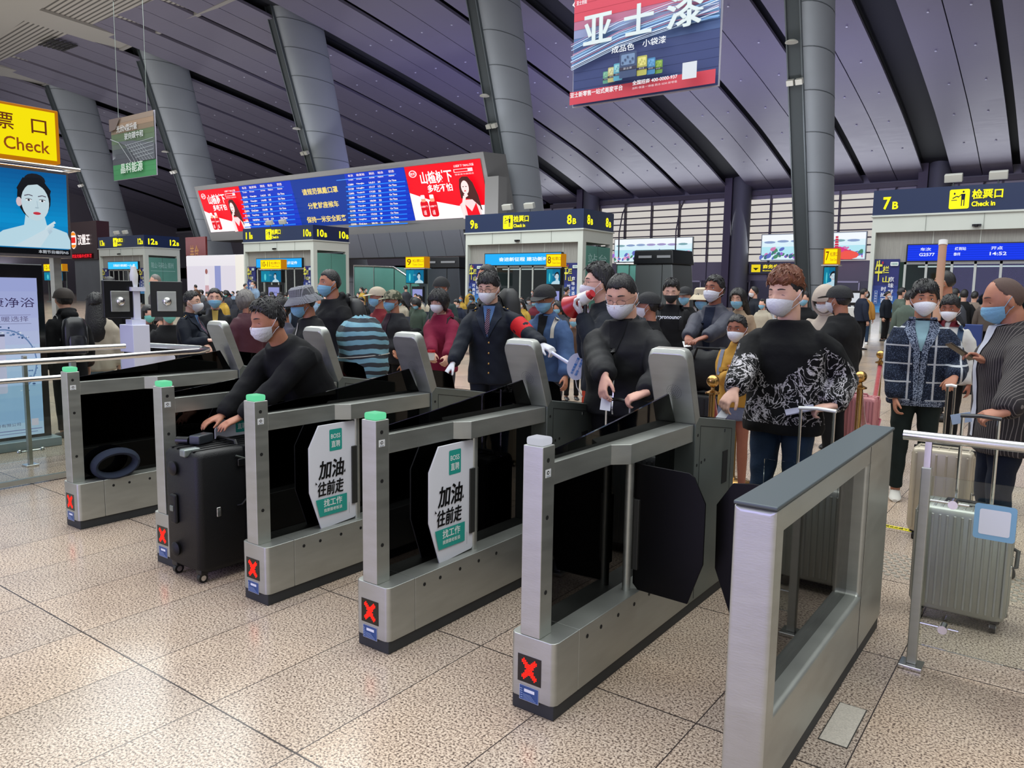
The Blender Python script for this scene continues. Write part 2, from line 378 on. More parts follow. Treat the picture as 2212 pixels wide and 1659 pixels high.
    if flap == 'folded':
        p = [(.365, .845), (.60, .845), (.62, .835), (.62, .315), (.60, .305), (.375, .290), (.30, .50), (.30, .735)]
        MB().prism(p, 'x', .150, .158).obj('flap_door', paint('#e4e6ee' if sheet else '#101114', .3), g, bevel=.002)
        if sheet:
            c = Canvas((.1585, .30, .29), (0, 1, 0), (0, 0, 1), .0004); c.rough = .35
            c.rrect(.135, .41, .085, .115, .006, '#2ba093')
            c.text('BOSS', .145, .476, .064, .024, '#eef6f4', .012); c.text('直聘', .147, .428, .06, .036, '#eef6f4', .012)
            c.text('加油', .058, .268, .165, .098, '#0c0c0d', .036, skew=.12); c.text('往前走', .048, .178, .175, .078, '#0c0c0d', .034, skew=.1)
            c.poly([(.226, .285), (.240, .283), (.238, .302)], '#0c0c0d'); c.poly([(.036, .248), (.050, .246), (.037, .262)], '#0c0c0d')
            c.poly([(.062, .070), (.248, .070), (.248, .165), (.036, .165)], '#2ba093')
            c.text('找工作', .088, .118, .125, .040, '#eef6f4', .02); c.text('我要跟老板谈', .088, .090, .125, .019, '#eef6f4', .012)
            c.rect(.262, .05, .0015, .06, '#44474c')
            c.obj('printed_sheet', g)
        MB().box(.140, .166, .585, .645, .385, .705).obj('clamp', mat('clamp_grey', '#3a3b39', .4, .4), g, bevel=.003)
    elif flap == 'open':
        p = [(.160, .842), (.40, .835), (.425, .82), (.475, .72), (.475, .47), (.415, .29), (.19, .295), (.165, .32)]
        MB().prism(p, 'y', .655, .663).obj('flap_door', mat('flap_black', '#0b0b0c', .35, spec=.15), g, bevel=.002)
        MB().box(.140, .190, .642, .672, .385, .690).obj('clamp', mat('clamp_grey', '#3a3b39', .4, .4), g, bevel=.003)
    return g
GX = [-5.21, -4.11, -3.28, -2.45, -1.61]
gates = [make_gate('brushed steel ticket gate nearest the left railing, grey ring pillow leaning inside it', None),
         make_gate('brushed steel ticket gate half hidden behind the big black suitcase', 'folded'),
         make_gate('brushed steel ticket gate right of the big black suitcase, white advert flap, green lamp', 'folded'),
         make_gate('brushed steel ticket gate with white advert flap, beside the gate with the unlit white lamp', 'folded'),
         make_gate('brushed steel ticket gate with unlit white lamp and open black flap', 'open', '#dfe2ee')]
for g, x in zip(gates, GX): g.location = (x, 2.21, 0)
# end barrier: smoked glass in a steel frame
g = thing('glass_end_barrier', (-.765, 2.15, 0), 'wide steel framed barrier with one tinted pane ending the gate row on the right', 'gate barrier')
MB().box(.008, .118, .02, 1.68, 0, .055).obj('plinth', RUBBER, g, bevel=.003)
def frame(w0, w1, y0, y1, z0, z1, hy0, hy1, hz0, hz1):
    b = MB(); o = [(y0, z0), (y1, z0), (y1, z1), (y0, z1)]; h = [(hy0, hz0), (hy1, hz0), (hy1, hz1), (hy0, hz1)]
    vs = [(x, p[0], p[1]) for x in (w0, w1) for p in o+h]; fs = []
    for k in (0, 8):
        for i in range(4): j = (i+1) % 4; fs.append((k+i, k+j, k+4+j, k+4+i))
    for i in range(4): j = (i+1) % 4; fs += [(i, j, 8+j, 8+i), (4+i, 4+j, 12+j, 12+i)]
    return b.add(vs, fs)
frame(0, .125, 0, 1.70, .055, .945, .075, 1.22, .30, .868).obj('frame', STEEL, g, bevel=.02, seg=4)
MB().box(-.002, .127, -.003, 1.703, .945, .957).obj('top_cap', mat('cap_grey', '#515a5e', .5, .3), g, bevel=.004)
MB().box(.058, .066, .07, 1.225, .295, .872).obj('pane', SMOKE2, g)
MB().box(.1252, .1262, 1.218, 1.220, .06, .94).obj('seam', HOLE, g)
MB().prism([(.0, .80), (-.23, .80), (-.31, .79), (-.375, .69), (-.37, .42), (-.295, .23), (-.03, .24), (0, .26)], 'y', .846, .856).obj('flap_door', mat('flap_black', '#0b0b0c', .12), g, bevel=.002)
c = Canvas((.012, -.0012, .01), (1, 0, 0), (0, 0, 1), .0004); c.rect(0, .05, .08, .045, '#2b4c86'); c.rect(.02, .07, .04, .01, '#cfd8e6'); c.obj('rating_plate', g)
# ================================================================ railings
def clamp(y, z, g, x0=0, dy=.001):
    b = MB(); b.tube([(x0+.02, 0, z), (x0+.16, 0, z)], .005, 8); b.loft([[(x0+.105+.018*math.cos(a*math.pi/8), t, z+.018*math.sin(a*math.pi/8)) for a in range(16)] for t in (-.028, .022)]); return b.obj('glass_clamp', CHROME, g, smooth=True)
g = thing('glass_railing', (-.45, 3.5, 0), 'steel tube railing with clear glass panel right of the end barrier', 'railing')
b = MB(); b.prism([(-.045, -.045), (.045, -.045), (.045, .045), (-.045, .045)], 'z', 0, .018); b.obj('base_plate', CHROME, g, bevel=.003)
MB().prism([(-.019, -.015), (.019, -.015), (.019, .015), (-.019, .015)], 'z', .018, .86).obj('post', STEEL, g, bevel=.004)
MB().prism([(-.012, -.010), (.012, -.010), (.012, .010), (-.012, .010)], 'z', .86, .97).obj('post_neck', CHROME, g)
MB().tube([(-.095, 0, .985), (2.4, 0, .985)], .021, 20).obj('handrail', CHROME, g, smooth=True)
MB().box(.01, 2.3, .035, .043, .09, .82).obj('glass_panel', CLEAR, g)
for z in (.725, .20): clamp(0, z, g)
MB().prism([(1.4, -.015), (1.44, -.015), (1.44, .015), (1.4, .015)], 'z', 0, .97).obj('post', STEEL, g)
c = Canvas((-.27, 3.49, .605), (1, 0, 0), (0, 0, 1), .0008); c.rough = .3
c.rrect(0, 0, .142, .142, .012, '#7fb2d2'); c.rrect(.018, .020, .105, .102, .008, '#dfe6ee')
tag(c.obj('blue_notice_card'), 'light blue square card with blank white centre stuck to the glass railing', 'notice card')
B2 = atz(1770, 1392, 0)
g = thing('glass_railing', (B2.x, B2.y, 0), 'short steel post with glass clamp seen through the tinted end barrier', 'railing')
MB().box(-.045, .045, -.045, .045, 0, .018).obj('base_plate', CHROME, g, bevel=.003); MB().box(-.019, .019, -.015, .015, .018, .86).obj('post', STEEL, g, bevel=.004); MB().box(-.30, -.03, .03, .038, .12, .80).obj('glass_panel', CLEAR, g)
b = MB(); b.tube([(-.02, 0, .24), (-.16, 0, .24)], .005, 8); b.loft([[(-.105+.018*math.cos(a*math.pi/8), t, .24+.018*math.sin(a*math.pi/8)) for a in range(16)] for t in (-.02, .028)]); b.obj('glass_clamp', CHROME, g, smooth=True)
# left fences, running in the walking direction
g = thing('tube_railing', (-7.17, 2.79, 0), 'polished steel tube railing standing in front of the lit poster stand', 'railing')
MB().prism([(-.05, -.05), (.05, -.05), (.05, .05), (-.05, .05)], 'z', 0, .015).obj('base_plate', CHROME, g, bevel=.003)
MB().prism([(-.02, -.016), (.02, -.016), (.02, .016), (-.02, .016)], 'z', .015, .95).obj('post', STEEL, g, bevel=.004)
MB().tube([(0, -3, .985), (0, .86, .99)], .025, 18).obj('handrail', CHROME, g, smooth=True)
b = MB(); b.tube([(0, -.1, .13), (0, .12, .13)], .008, 8); b.ball((0, -.08, .13), .02); b.ball((0, .10, .13), .02); b.obj('glass_clamp', CHROME, g, smooth=True)
MB().box(.03, .036, -2.8, .80, .06, .90).obj('glass_panel', CLEAR, g)
g = thing('tube_railing', (-6.5, 2.3, 0), 'polished steel tube railing curving back behind the leftmost gate', 'railing')
MB().tube([(0, -2.5, .955), (0, .8, .955), (-.12, 1.75, .955), (-.22, 1.92, .955), (-.42, 1.97, .955), (-1.35, 1.75, .955)], .025, 18).obj('handrail', CHROME, g, smooth=True)
MB().tube([(0, -2.5, .82), (0, .5, .82)], .02, 14).obj('middle_rail', CHROME, g, smooth=True)
MB().box(-.02, .02, -2.5, .75, .012, .05).obj('floor_rail', STEEL, g)
MB().box(-.003, .003, -2.5, .72, .05, .78).obj('glass_panel', CLEAR, g)
MB().prism([(-.02, .56), (.02, .56), (.02, .6), (-.02, .6)], 'z', 0, .94).obj('post', STEEL, g)
# ================================================================ hall shell
CEIL = mat('ceiling_panels', '#716d7c', .42, .25, var=.08, vscale=1.2, bump=.25, bscale=1.4, stretch=(.5, 4, 1))  # violet glow of the screens is mixed into the panel colour
SLOT = mat('ceiling_slot', '#14171b', .8)
def zc(y):
    pts = [(20, 25.6), (34, 25.3), (45, 23.9), (58, 21.9), (69, 20.0), (79, 18.0), (88, 15.7), (94, 13.9)]
    for (a, b), (c, d) in zip(pts, pts[1:]):
        if y <= c: t = (y-a)/(c-a); break
    # smooth with neighbours
    return b+(d-b)*t
YS = [34+60*i/36 for i in range(37)]
def zs(y): return (zc(max(34, y-3))+zc(y)*2+zc(min(94, y+3)))/4
def sheet(x0, x1, up=0, th=.25):
    b = MB(); rings = [[(x0, y, zs(y)+up), (x1, y, zs(y)+up), (x1, y, zs(y)+up+th), (x0, y, zs(y)+up+th)] for y in YS]
    return b.loft(rings)
pan, slot = MB(), MB()
for k in range(-7, 3):
    a = -14.4+21.3*k
    for p0, p1 in ((2.6, 5.19), (5.27, 7.9), (8.6, 11.8), (11.88, 15.1), (15.8, 18.55), (18.63, 21.3)):
        q = sheet(a+p0, a+p1); pan.add(q.v, q.f)
    q = sheet(a-.1, a+21.4, .9, .1); slot.add(q.v, q.f)
pan = struct(pan.obj('ceiling', CEIL, smooth=True)); struct(slot.obj('ceiling', SLOT, smooth=True))
# little downlights set in the panels
b = MB()
for k in range(-5, 2):
    for dx in (4, 6.6, 10.2, 13.5, 17.2, 20):
        for y in (50, 56, 62, 68, 74, 80, 86): b.lathe([(.09, 0), (.09, -.04), (.07, -.06), (0.001, -.06)], 8, (-14.4+21.3*k+dx+(y % 4)*.12, y, zs(y)-.0))
dl = b.obj('ceiling_downlights', mat('downlight', '#b9b9c4', .3)); tag(dl, 'scatter of tiny round downlights across the curved ceiling panels', 'downlights', kind='stuff')
# ribbed flat soffit, upper left
m, nt, bb = nodes_of('ribbed_soffit'); MATS['ribbed'] = m
geo = nt.nodes.new('ShaderNodeNewGeometry'); mp = nt.nodes.new('ShaderNodeMapping'); mp.inputs['Rotation'].default_value = (0, 0, R(4)); nt.links.new(geo.outputs['Position'], mp.inputs['Vector'])
wv = nt.nodes.new('ShaderNodeTexWave'); wv.bands_direction = 'Y'; wv.inputs['Scale'].default_value = .72; nt.links.new(mp.outputs[0], wv.inputs['Vector'])
rp = nt.nodes.new('ShaderNodeValToRGB'); e = rp.color_ramp.elements; e[0].position, e[0].color, e[1].position, e[1].color = .15, lin('#4e4b46'), .5, lin('#9d9991'); nt.links.new(wv.outputs['Fac'], rp.inputs[0]); nt.links.new(rp.outputs[0], bb.inputs['Base Color']); bb.inputs['Roughness'].default_value = .6
struct(MB().prism([(-160, 47.2), (-115.3, 43.9), (-98.5, 42.45), (-74.6, 40.4), (-56, 38.9), (-30, 36.8), (-30, 12), (-160, 12)], 'z', 25.0, 25.5).obj('ceiling', m))
b = MB()
for x in (-120, -98.2, -76.6, -55):
    b.prism([(x-2.2, 43.0-.09*(x+98)), (x+1.8, 42.7-.09*(x+98)), (x+5.6, 14), (x+1.6, 14)], 'z', 24.75, 24.99)
b.prism([(-160, 40), (-160, 37), (-30, 24), (-30, 27)], 'z', 24.7, 24.95)
struct(b.obj('trim_1', mat('soffit_beam', '#94918a', .6)))
struct(MB().prism([(-160, 47.5), (-115.3, 44.2), (-98.5, 42.75), (-74.6, 40.7), (-56, 39.2), (-30, 37.1), (-30, 36.7), (-56, 38.8), (-74.6, 40.3), (-98.5, 42.35), (-115.3, 43.8), (-160, 47.1)], 'z', 24.6, 25.6).obj('trim_2', mat('soffit_edge', '#8d8a84', .5)))
b = MB()
for i in range(2):
    for j in range(6): b.box(-83.5+i*1.6, -82.1+i*1.6, 35.4+j*.42, 35.65+j*.42, 24.6, 24.68)
tag(b.obj('ceiling_vent', mat('vent_black', '#1c1b1a', .8)), 'dark slatted air vent set in the ribbed ceiling, upper left', 'vent')
# far wall with its glazing
WALLC = mat('wall_panels', '#6f6a72', .5, .1, var=.08, vscale=.3)
w = MB(); w.box(-160, 60, 94, 94.4, 3.3, 5.6); w.box(-160, 60, 94, 94.4, 13.5, 16.5); w.box(-160, -62, 94, 94.4, 0, 16); w.box(0, 60, 94, 94.4, 0, 16); w.box(-62, 0, 94.1, 94.4, 0, 3.3)
struct(w.obj('wall_back', WALLC))
b = MB()
for i in range(16): b.box(-62+i*3.9, -61.92+i*3.9, 93.9, 93.98, 3.4, 5.58)
struct(b.obj('trim_3', mat('panel_joint', '#3d3a42', .7)))
struct(MB().box(-62, 0, 94.2, 94.25, 5.6, 13.5).obj('window_1', glow('#cfcac4', 1.15)))
b = MB()
for i in range(0, 17): b.box(-62+i*3.9, -61.82+i*3.9, 93.6, 94.1, 5.6, 13.6)
for z in (6.4, 7.25, 8.1, 8.95, 9.8, 10.6, 11.4, 12.3, 13.1): b.box(-62, 0, 93.8, 94.05, z, z+.14)
b.box(-62, 0, 93.2, 94.1, 13.4, 13.9)
struct(b.obj('window_1', mat('mullion', '#4b444c', .5, .3)))
b = MB()
for i in range(7):
    x = -58+i*8.2; b.tube([(x, 93.5, 13.6), (x-.5, 93.1, 12), (x-.8, 92.9, 9.5), (x-.8, 93.0, 5.6)], .09, 8)
struct(b.obj('trim_4', mat('mullion', '#4b444c', .5, .3), smooth=True))
struct(MB().box(-160, 60, 93.7, 94.0, 13.0, 13.4).obj('trim_5', mat('mullion_l', '#8b868c', .5, .3)))
# shop fronts below
b = MB()
for i in range(8):
    x = -55+i*6.3; b.box(x, x+.12, 93.9, 94.1, 0, 3.3); b.box(x+3.1, x+3.25, 93.9, 94.1, 0, 3.3); b.box(x, x+3.2, 93.9, 94.1, 3.1, 3.3)
struct(b.obj('door_1', mat('door_frame', '#9a969c', .4, .5)))
struct(MB().box(-62, 0, 94.05, 94.09, 0, 3.3).obj('wall_back', mat('shop_dark', '#353238', .3, var=.5, vscale=.7)))
struct(MB().box(-160.4, -160, -12, 94.5, 0, 27).obj('wall_left', WALLC)); struct(MB().box(60, 60.4, -12, 94.5, 0, 27).obj('wall_right', WALLC))
# scenery screens on the far wall
def landscape(x0, x1, label):
    g = thing('scenery_screen', (x0, 93.3, 5.75), label, 'lit screen', None)
    w = x1-x0; h = 2.95
    MB().box(-.1, w+.1, .02, .3, -.1, h+.1).obj('frame', STEEL_D, g)
    c = Canvas((0, 0, 0), (1, 0, 0), (0, 0, 1), .01); c.lit = 1.15
    c.xmax = w; rnd = random.Random(int(x0)); c.rect(0, 0, w, h, '#dcf2fb'); c.rect(0, h*.75, w, h*.25, '#f4faff'); c.rect(0, h*.2, w, h*.32, '#b4e6f2')
    for k in range(7): c.oval(w*(k+.6)/7.4, h*(.70+.04*rnd.random()), w*.06, h*.05, rnd.choice(['#8ba0c8', '#9f94c5', '#7fa7b0']), n=10)
    for k in range(90):
        x = w*rnd.random(); y = h*(.08+.38*rnd.random()*abs(math.sin(x*.8+x0))); c.oval(x, y, w*(.008+.026*rnd.random()), h*(.025+.06*rnd.random()), rnd.choice(['#7a5fb8', '#a06ad0', '#4d8a6a', '#5f6fc0', '#d07ab0', '#3f6f80', '#e0a0c0']), n=8, rot=rnd.random()*60)
    return c, g
c, g = landscape(-51.4, -40.3, 'long bright lake scenery screen left of the far dark pillar'); c.obj('picture', g)
c, g = landscape(-31.4, -19.8, 'bright scenery screen with a red pagoda, half hidden by the tall column')
for k, (x, y, rx, ry, col) in enumerate([(9.2, .5, 1.6, .6, '#e0356a'), (10, .4, 1.2, .5, '#f05a50'), (8.2, .4, 1, .4, '#f07a60'), (9.0, 1.0, .7, .35, '#d8408a')]): c.oval(x, y, rx, ry, col, n=10)
for k in range(5): c.poly([(8.8-.3+.04*k, 1.2+.27*k), (8.8+.3-.04*k, 1.2+.27*k), (8.8+.15, 1.42+.27*k), (8.8-.15, 1.42+.27*k)], '#d0304a')
c.obj('picture', g)
g = thing('wayfinding_sign', (-32.7, 92.9, 4.1), 'black hanging sign with glowing yellow writing above the far shop doors', 'sign')
MB().box(0, 8.2, .02, .3, 0, 1.25).obj('sign_box', BLACK, g)
c = Canvas((0, 0, 0), (1, 0, 0), (0, 0, 1), .01); c.lit = 1.2; c.rect(.3, .2, 1.1, .9, '#e8d020'); c.poly([(.5, .7), (1.2, .7), (.85, .4)], '#201c10'); c.text('商务座候车区', 1.7, .6, 3.8, .5, '#ffe838', .03); c.text('Business Class Lounge', 1.7, .25, 3.6, .2, '#ffe838', .02); c.obj('lettering', g)
for x in (1, 7): MB().box(x, x+.06, .3, 1.1, .8, .9).obj('wall_bracket', BLACK, g)
# far pillars
for x, nm in ((-55.9, 'dark far pillar right of the 8B kiosk top'), (-34.9, 'dark square far pillar between the two scenery screens'), (-13.9, 'dark far pillar rising behind the 7B kiosk sign')):
    g = thing('wall_pillar', (x, 92.5, 0), nm, 'pillar')
    MB().box(-.9, 0, -.6, .6, 0, 15.9).obj('face', mat('pillar_purple', '#4a4250', .6, .1), g); b = MB(); b.lathe([(1.1, 0), (1.1, 15.9)], 20, (1.0, .2, 0)); b.obj('shaft', mat('pillar_grey', '#55555c', .6, .1), g, smooth=True)
# ================================================================ leaning columns
COLM = mat('column_cladding', '#868c91', .7, 0, var=.1, vscale=.4)
def hall_column(x, label):
    g = thing('leaning_column', (x, 51, 0), label, 'column', 'leaning steel columns of the hall')
    rings, seam = [], []
    def ring(z, gr=0):
        y0 = -.333*z; d = 2.9+z*.085; pts = []
        n = 14
        for i in range(n+1):       # convex right side from front to back
            a = math.pi*i/n; pts.append((.72+(.95+z*.012)*math.sin(a)**.8+gr, y0+d/2-(d/2+gr)*math.cos(a), z))
        pts += [(0-gr, y0+d+gr, z), (0-gr, y0+.15, z)]
        return pts
    zl = [0]+[2.2*k for k in range(1, 13)]
    MB().loft([ring(z) for z in zl]).obj('shaft', COLM, g, smooth=True)
    b = MB()
    for z in zl[1:]: b.loft([ring(z, .012), ring(z+.05, .012)])
    b.obj('cladding_joint', mat('cladding_joint', '#4c5256', .6), g)
    b = MB(); b.loft([[(-.05, -.333*z-.12, z), (.74, -.333*z-.12, z), (.74, -.333*z+.3, z), (-.05, -.333*z+.3, z)] for z in zl]); b.obj('cable_channel', mat('channel_mesh', '#3a4042', .6, .3, var=.25, vscale=30, stretch=(.2, .2, 6)), g)
    for k in (0, 1): MB().loft([[(x0, -.333*z-.24, z), (x0+.07, -.333*z-.24, z), (x0+.07, -.333*z+.1, z), (x0, -.333*z+.1, z)] for z in zl for x0 in [(-.08, .72)[k]]]).obj('channel_flange', mat('flange', '#596063', .4, .5), g)
    for z, s in ((13.6, 0), (15.6, 1)):
        if s: MB().lathe([(.02, .1), (.2, .08), (.34, 0), (.36, -.06), (.02, -.04)], 16, (.35, -.333*z-.6, z)).obj('round_lamp', mat('lamp_body', '#b9b8ae', .4), g, smooth=True)
        else:
            for dx in (.0, .5): MB().obox((.15+dx*1.0, -.333*z-.45, z), .38, .3, .3, Matrix.Rotation(R(30), 3, 'X')).obj('floodlight', mat('lamp_body', '#b9b8ae', .4), g)
    return g
hall_column(-14.5, 'leaning column nearest, left of the 7B kiosk, standing almost upright in the photo')
hall_column(-36.3, 'leaning column rising behind the 9B and 8B kiosk, right of the red advert screen')
hall_column(-57.5, 'leaning column topped out of frame behind the middle of the departure screen')
hall_column(-79.0, 'leaning column just left of the departure screen, reaching the ribbed ceiling')
hall_column(-99.6, 'leaning column furthest left, behind the green solar banner')
# ================================================================ departure screen
g = thing('departure_screen', (0, 0, 0), 'giant tilted grey screen wall with train tables between two red drink adverts', 'departure screen')
T = Vector((0, -.333, 1)).normalized(); K = T.z
def B(x, z, off=0): return Vector((x, 46.9-.333*z-off, z))
b = MB(); x0, x1 = -70.2, -34.4
b.loft([[B(x, 6.1), B(x, 11.2), B(x, 11.2)+Vector((0, 2.6, .2)), B(x, 6.1)+Vector((0, 2.6, 0))] for x in (x0, x1)]); b.obj('housing', mat('screen_housing', '#686865', .5, .2), g)
b = MB(); b.loft([[B(x, 4.2), B(x, 6.1), B(x, 6.1)+Vector((0, 2.5, 0)), B(x, 4.2)+Vector((0, 2.5, 0))] for x in (-64.0, -37.6)]); b.obj('lower_apron', mat('apron_grey', '#5c5e64', .5, .2, var=.08), g)
b = MB()
for i in range(14): x = -62+i*1.85; b.loft([[B(x, 4.2, .01), B(x, 6.1, .01), B(x+.03, 6.1, .01), B(x+.03, 4.2, .01)], [B(x, 4.2, .02), B(x, 6.1, .02), B(x+.03, 6.1, .02), B(x+.03, 4.2, .02)]])
b.obj('panel_joint', mat('panel_joint', '#3d3a42', .7), g)
MB().box(-34.4, -33.2, 43.4, 44.4, 4.2, 9.5).obj('side_frame', mat('screen_housing', '#686865', .5, .2), g)
def cv(x, z): return Canvas(B(x, z, .05), (1, 0, 0), T, .012)
H = (10.78-6.93)/K
def redad(x, w, name='red_advert'):
    c = cv(x, 6.93); c.lit = 1.35; s = w
    c.rect(0, 0, w, H, '#f2061c'); c.poly([(0, 0), (w, 0), (w, H*.20), (w*.62, H*.22), (w*.3, H*.34), (0, H*.52)], '#fff4f6')
    c.oval(w*.10, H*.86, w*.055, H*.065, '#ffe6ea', n=16); c.oval(w*.10, H*.86, w*.042, H*.05, '#f2061c', n=16); c.text('冠芳', w*.065, H*.835, w*.07, H*.05, '#ffe6ea', .02)
    c.text('山楂树下', w*.20, H*.66, w*.42, H*.22, '#fff6f6', .045); c.text('多吃不怕', w*.27, H*.50, w*.33, H*.14, '#fff6f6', .045)
    c.text('山楂树下 TMALL天猫', w*.67, H*.90, w*.25, H*.045, '#ffd9de', .02); c.rect(w*.66, H*.81, w*.24, H*.06, '#ffd9de'); c.rect(w*.67, H*.82, w*.17, H*.04, '#f2061c'); c.text('搜索官方旗舰店', w*.67, H*.76, w*.24, H*.03, '#ffd9de')
    for k in (0, 1):
        bx = w*(.19+.13*k); c.rrect(bx-w*.055, H*.06, w*.11, H*.30, w*.03, '#d8041a'); c.rrect(bx-w*.03, H*.34, w*.06, H*.08, w*.012, '#f7a080'); c.rrect(bx-w*.028, H*.40, w*.056, H*.07, w*.01, '#fff0f0'); c.text('山楂树下', bx-w*.045, H*.24, w*.09, H*.035, '#ffd9de', .02); c.text('山楂', bx-w*.02, H*.10, w*.035, H*.09, '#ffd9de', .02)
    px = w*.80   # woman with long brown hair, chin on hand
    c.poly([(px-w*.07, H*.70), (px-w*.03, H*.74), (px+w*.04, H*.73), (px+w*.09, H*.62), (px+w*.13, H*.40), (px+w*.15, H*.12), (px+w*.10, H*.20), (px+w*.02, H*.34), (px-w*.09, H*.36), (px-w*.09, H*.55)], '#4a1f1c')
    c.poly([(px-w*.10, 0), (px+w*.14, 0), (px+w*.13, H*.20), (px+w*.05, H*.33), (px-w*.05, H*.33), (px-w*.12, H*.25)], '#f7cfd0'); c.poly([(px-w*.04, 0), (px+w*.12, 0), (px+w*.09, H*.27), (px+w*.02, H*.12), (px-w*.05, H*.25)], '#ec0a20')
    c.oval(px-w*.012, H*.55, w*.048, H*.12, '#fbdcd9', n=18); c.poly([(px-w*.055, H*.62), (px, H*.70), (px+w*.05, H*.62), (px+w*.045, H*.66), (px, H*.72), (px-w*.06, H*.67)], '#4a1f1c')
    for sx in (-.03, .008): c.oval(px+w*sx, H*.565, w*.010, H*.008, '#3a2020', n=8)
    c.oval(px-w*.012, H*.49, w*.014, H*.010, '#d02030', n=8); c.line([(px-w*.012, H*.53), (px-w*.014, H*.51)], w*.004, '#e6b0ac'); c.line([(px-w*.08, 0), (px-w*.07, H*.22), (px-w*.03, H*.40), (px+w*.01, H*.43)], w*.035, '#fbdcd9')
    c.obj(name, g)
def table(x, w, rows, name='train_table'):
    c = cv(x, 6.93); c.lit = 1.2; c.rect(0, 0, w, H, '#1238c4'); n = len(rows)+2; rh = H/n
    cols = (.05, .20, .42, .57, .75); ws = (.11, .15, .11, .10, .14)
    for q, t in enumerate(('车次', '始发站', '到达', '站台', '状态')): c.text(t, w*(cols[q]+.01), H-rh*.80, w*(.09 if q != 1 else .14), rh*.55, '#ffe9e0', .04)
    for q, t in enumerate(('Train', 'From', 'Arrives', 'Platform', 'Status')): c.text(t, w*(cols[q]+.01), H-rh*1.6, w*.09, rh*.35, '#ffe9e0', .03)
    for r, row in enumerate(rows):
        y = H-rh*(r+3); c.rect(0, y-.04, w, .09, '#1b7cf5')
        for q, t in enumerate(row.split('|')): c.text(t, w*cols[q], y+rh*.28, w*ws[q]*(.9 if len(t) > 3 else .45), rh*.42, '#fff2e2', .04)
    c.rect(0, H-rh*1.0, w, .05, '#4f9dff'); c.obj(name, g)
redad(-69.7, 6.55); redad(-42.1, 7.35)
table(-63.1, 7.4, ['G2642|TianJin|14:31|15|On Time', 'C2206|TianJin|14:40|18|On Time', 'D1622|QingDao|15:10|7|On Time', 'G2076|DaLian|15:08|20|On Time', 'G1332|Tong Shang|15:15|18|On Time', 'K58|HeFeiNan|15:35|13|On Time', 'C2546|TianJin|15:52|20|On Time', 'G182|PingTan|16:02|9|On Time'])
table(-48.8, 6.65, ['C2084|TianJin|16:51|24|On Time', 'G128|NingBo|17:17|12|On Time', 'C2602|TianJinXi|17:25|22|On Time', 'G2480|TianJinXi|17:30|18|On Time', 'C2224|TianJin|18:36|23|On Time', 'C2206|TianJin|18:47|20|On Time', 'G198|PingTan|19:12|14|On Time', 'G1076|QingDao|19:33|9|On Time', 'G170|CangNan|19:38|7|On Time', 'G2058|DaLian|20:10|22|On Time'])
c = cv(-55.7, 6.93); c.lit = 1.1; c.rect(0, 0, 6.9, H, '#123a9c')
c.text('请规范佩戴口罩', 1.2, H*.66, 4.5, H*.13, '#ffe47a', .04); c.text('分散就座候车', 1.5, H*.37, 3.9, H*.13, '#ffe47a', .04); c.text('保持一米安全距离', .9, H*.08, 5.0, H*.13, '#ffe47a', .04)
c.obj('notice_text', g)
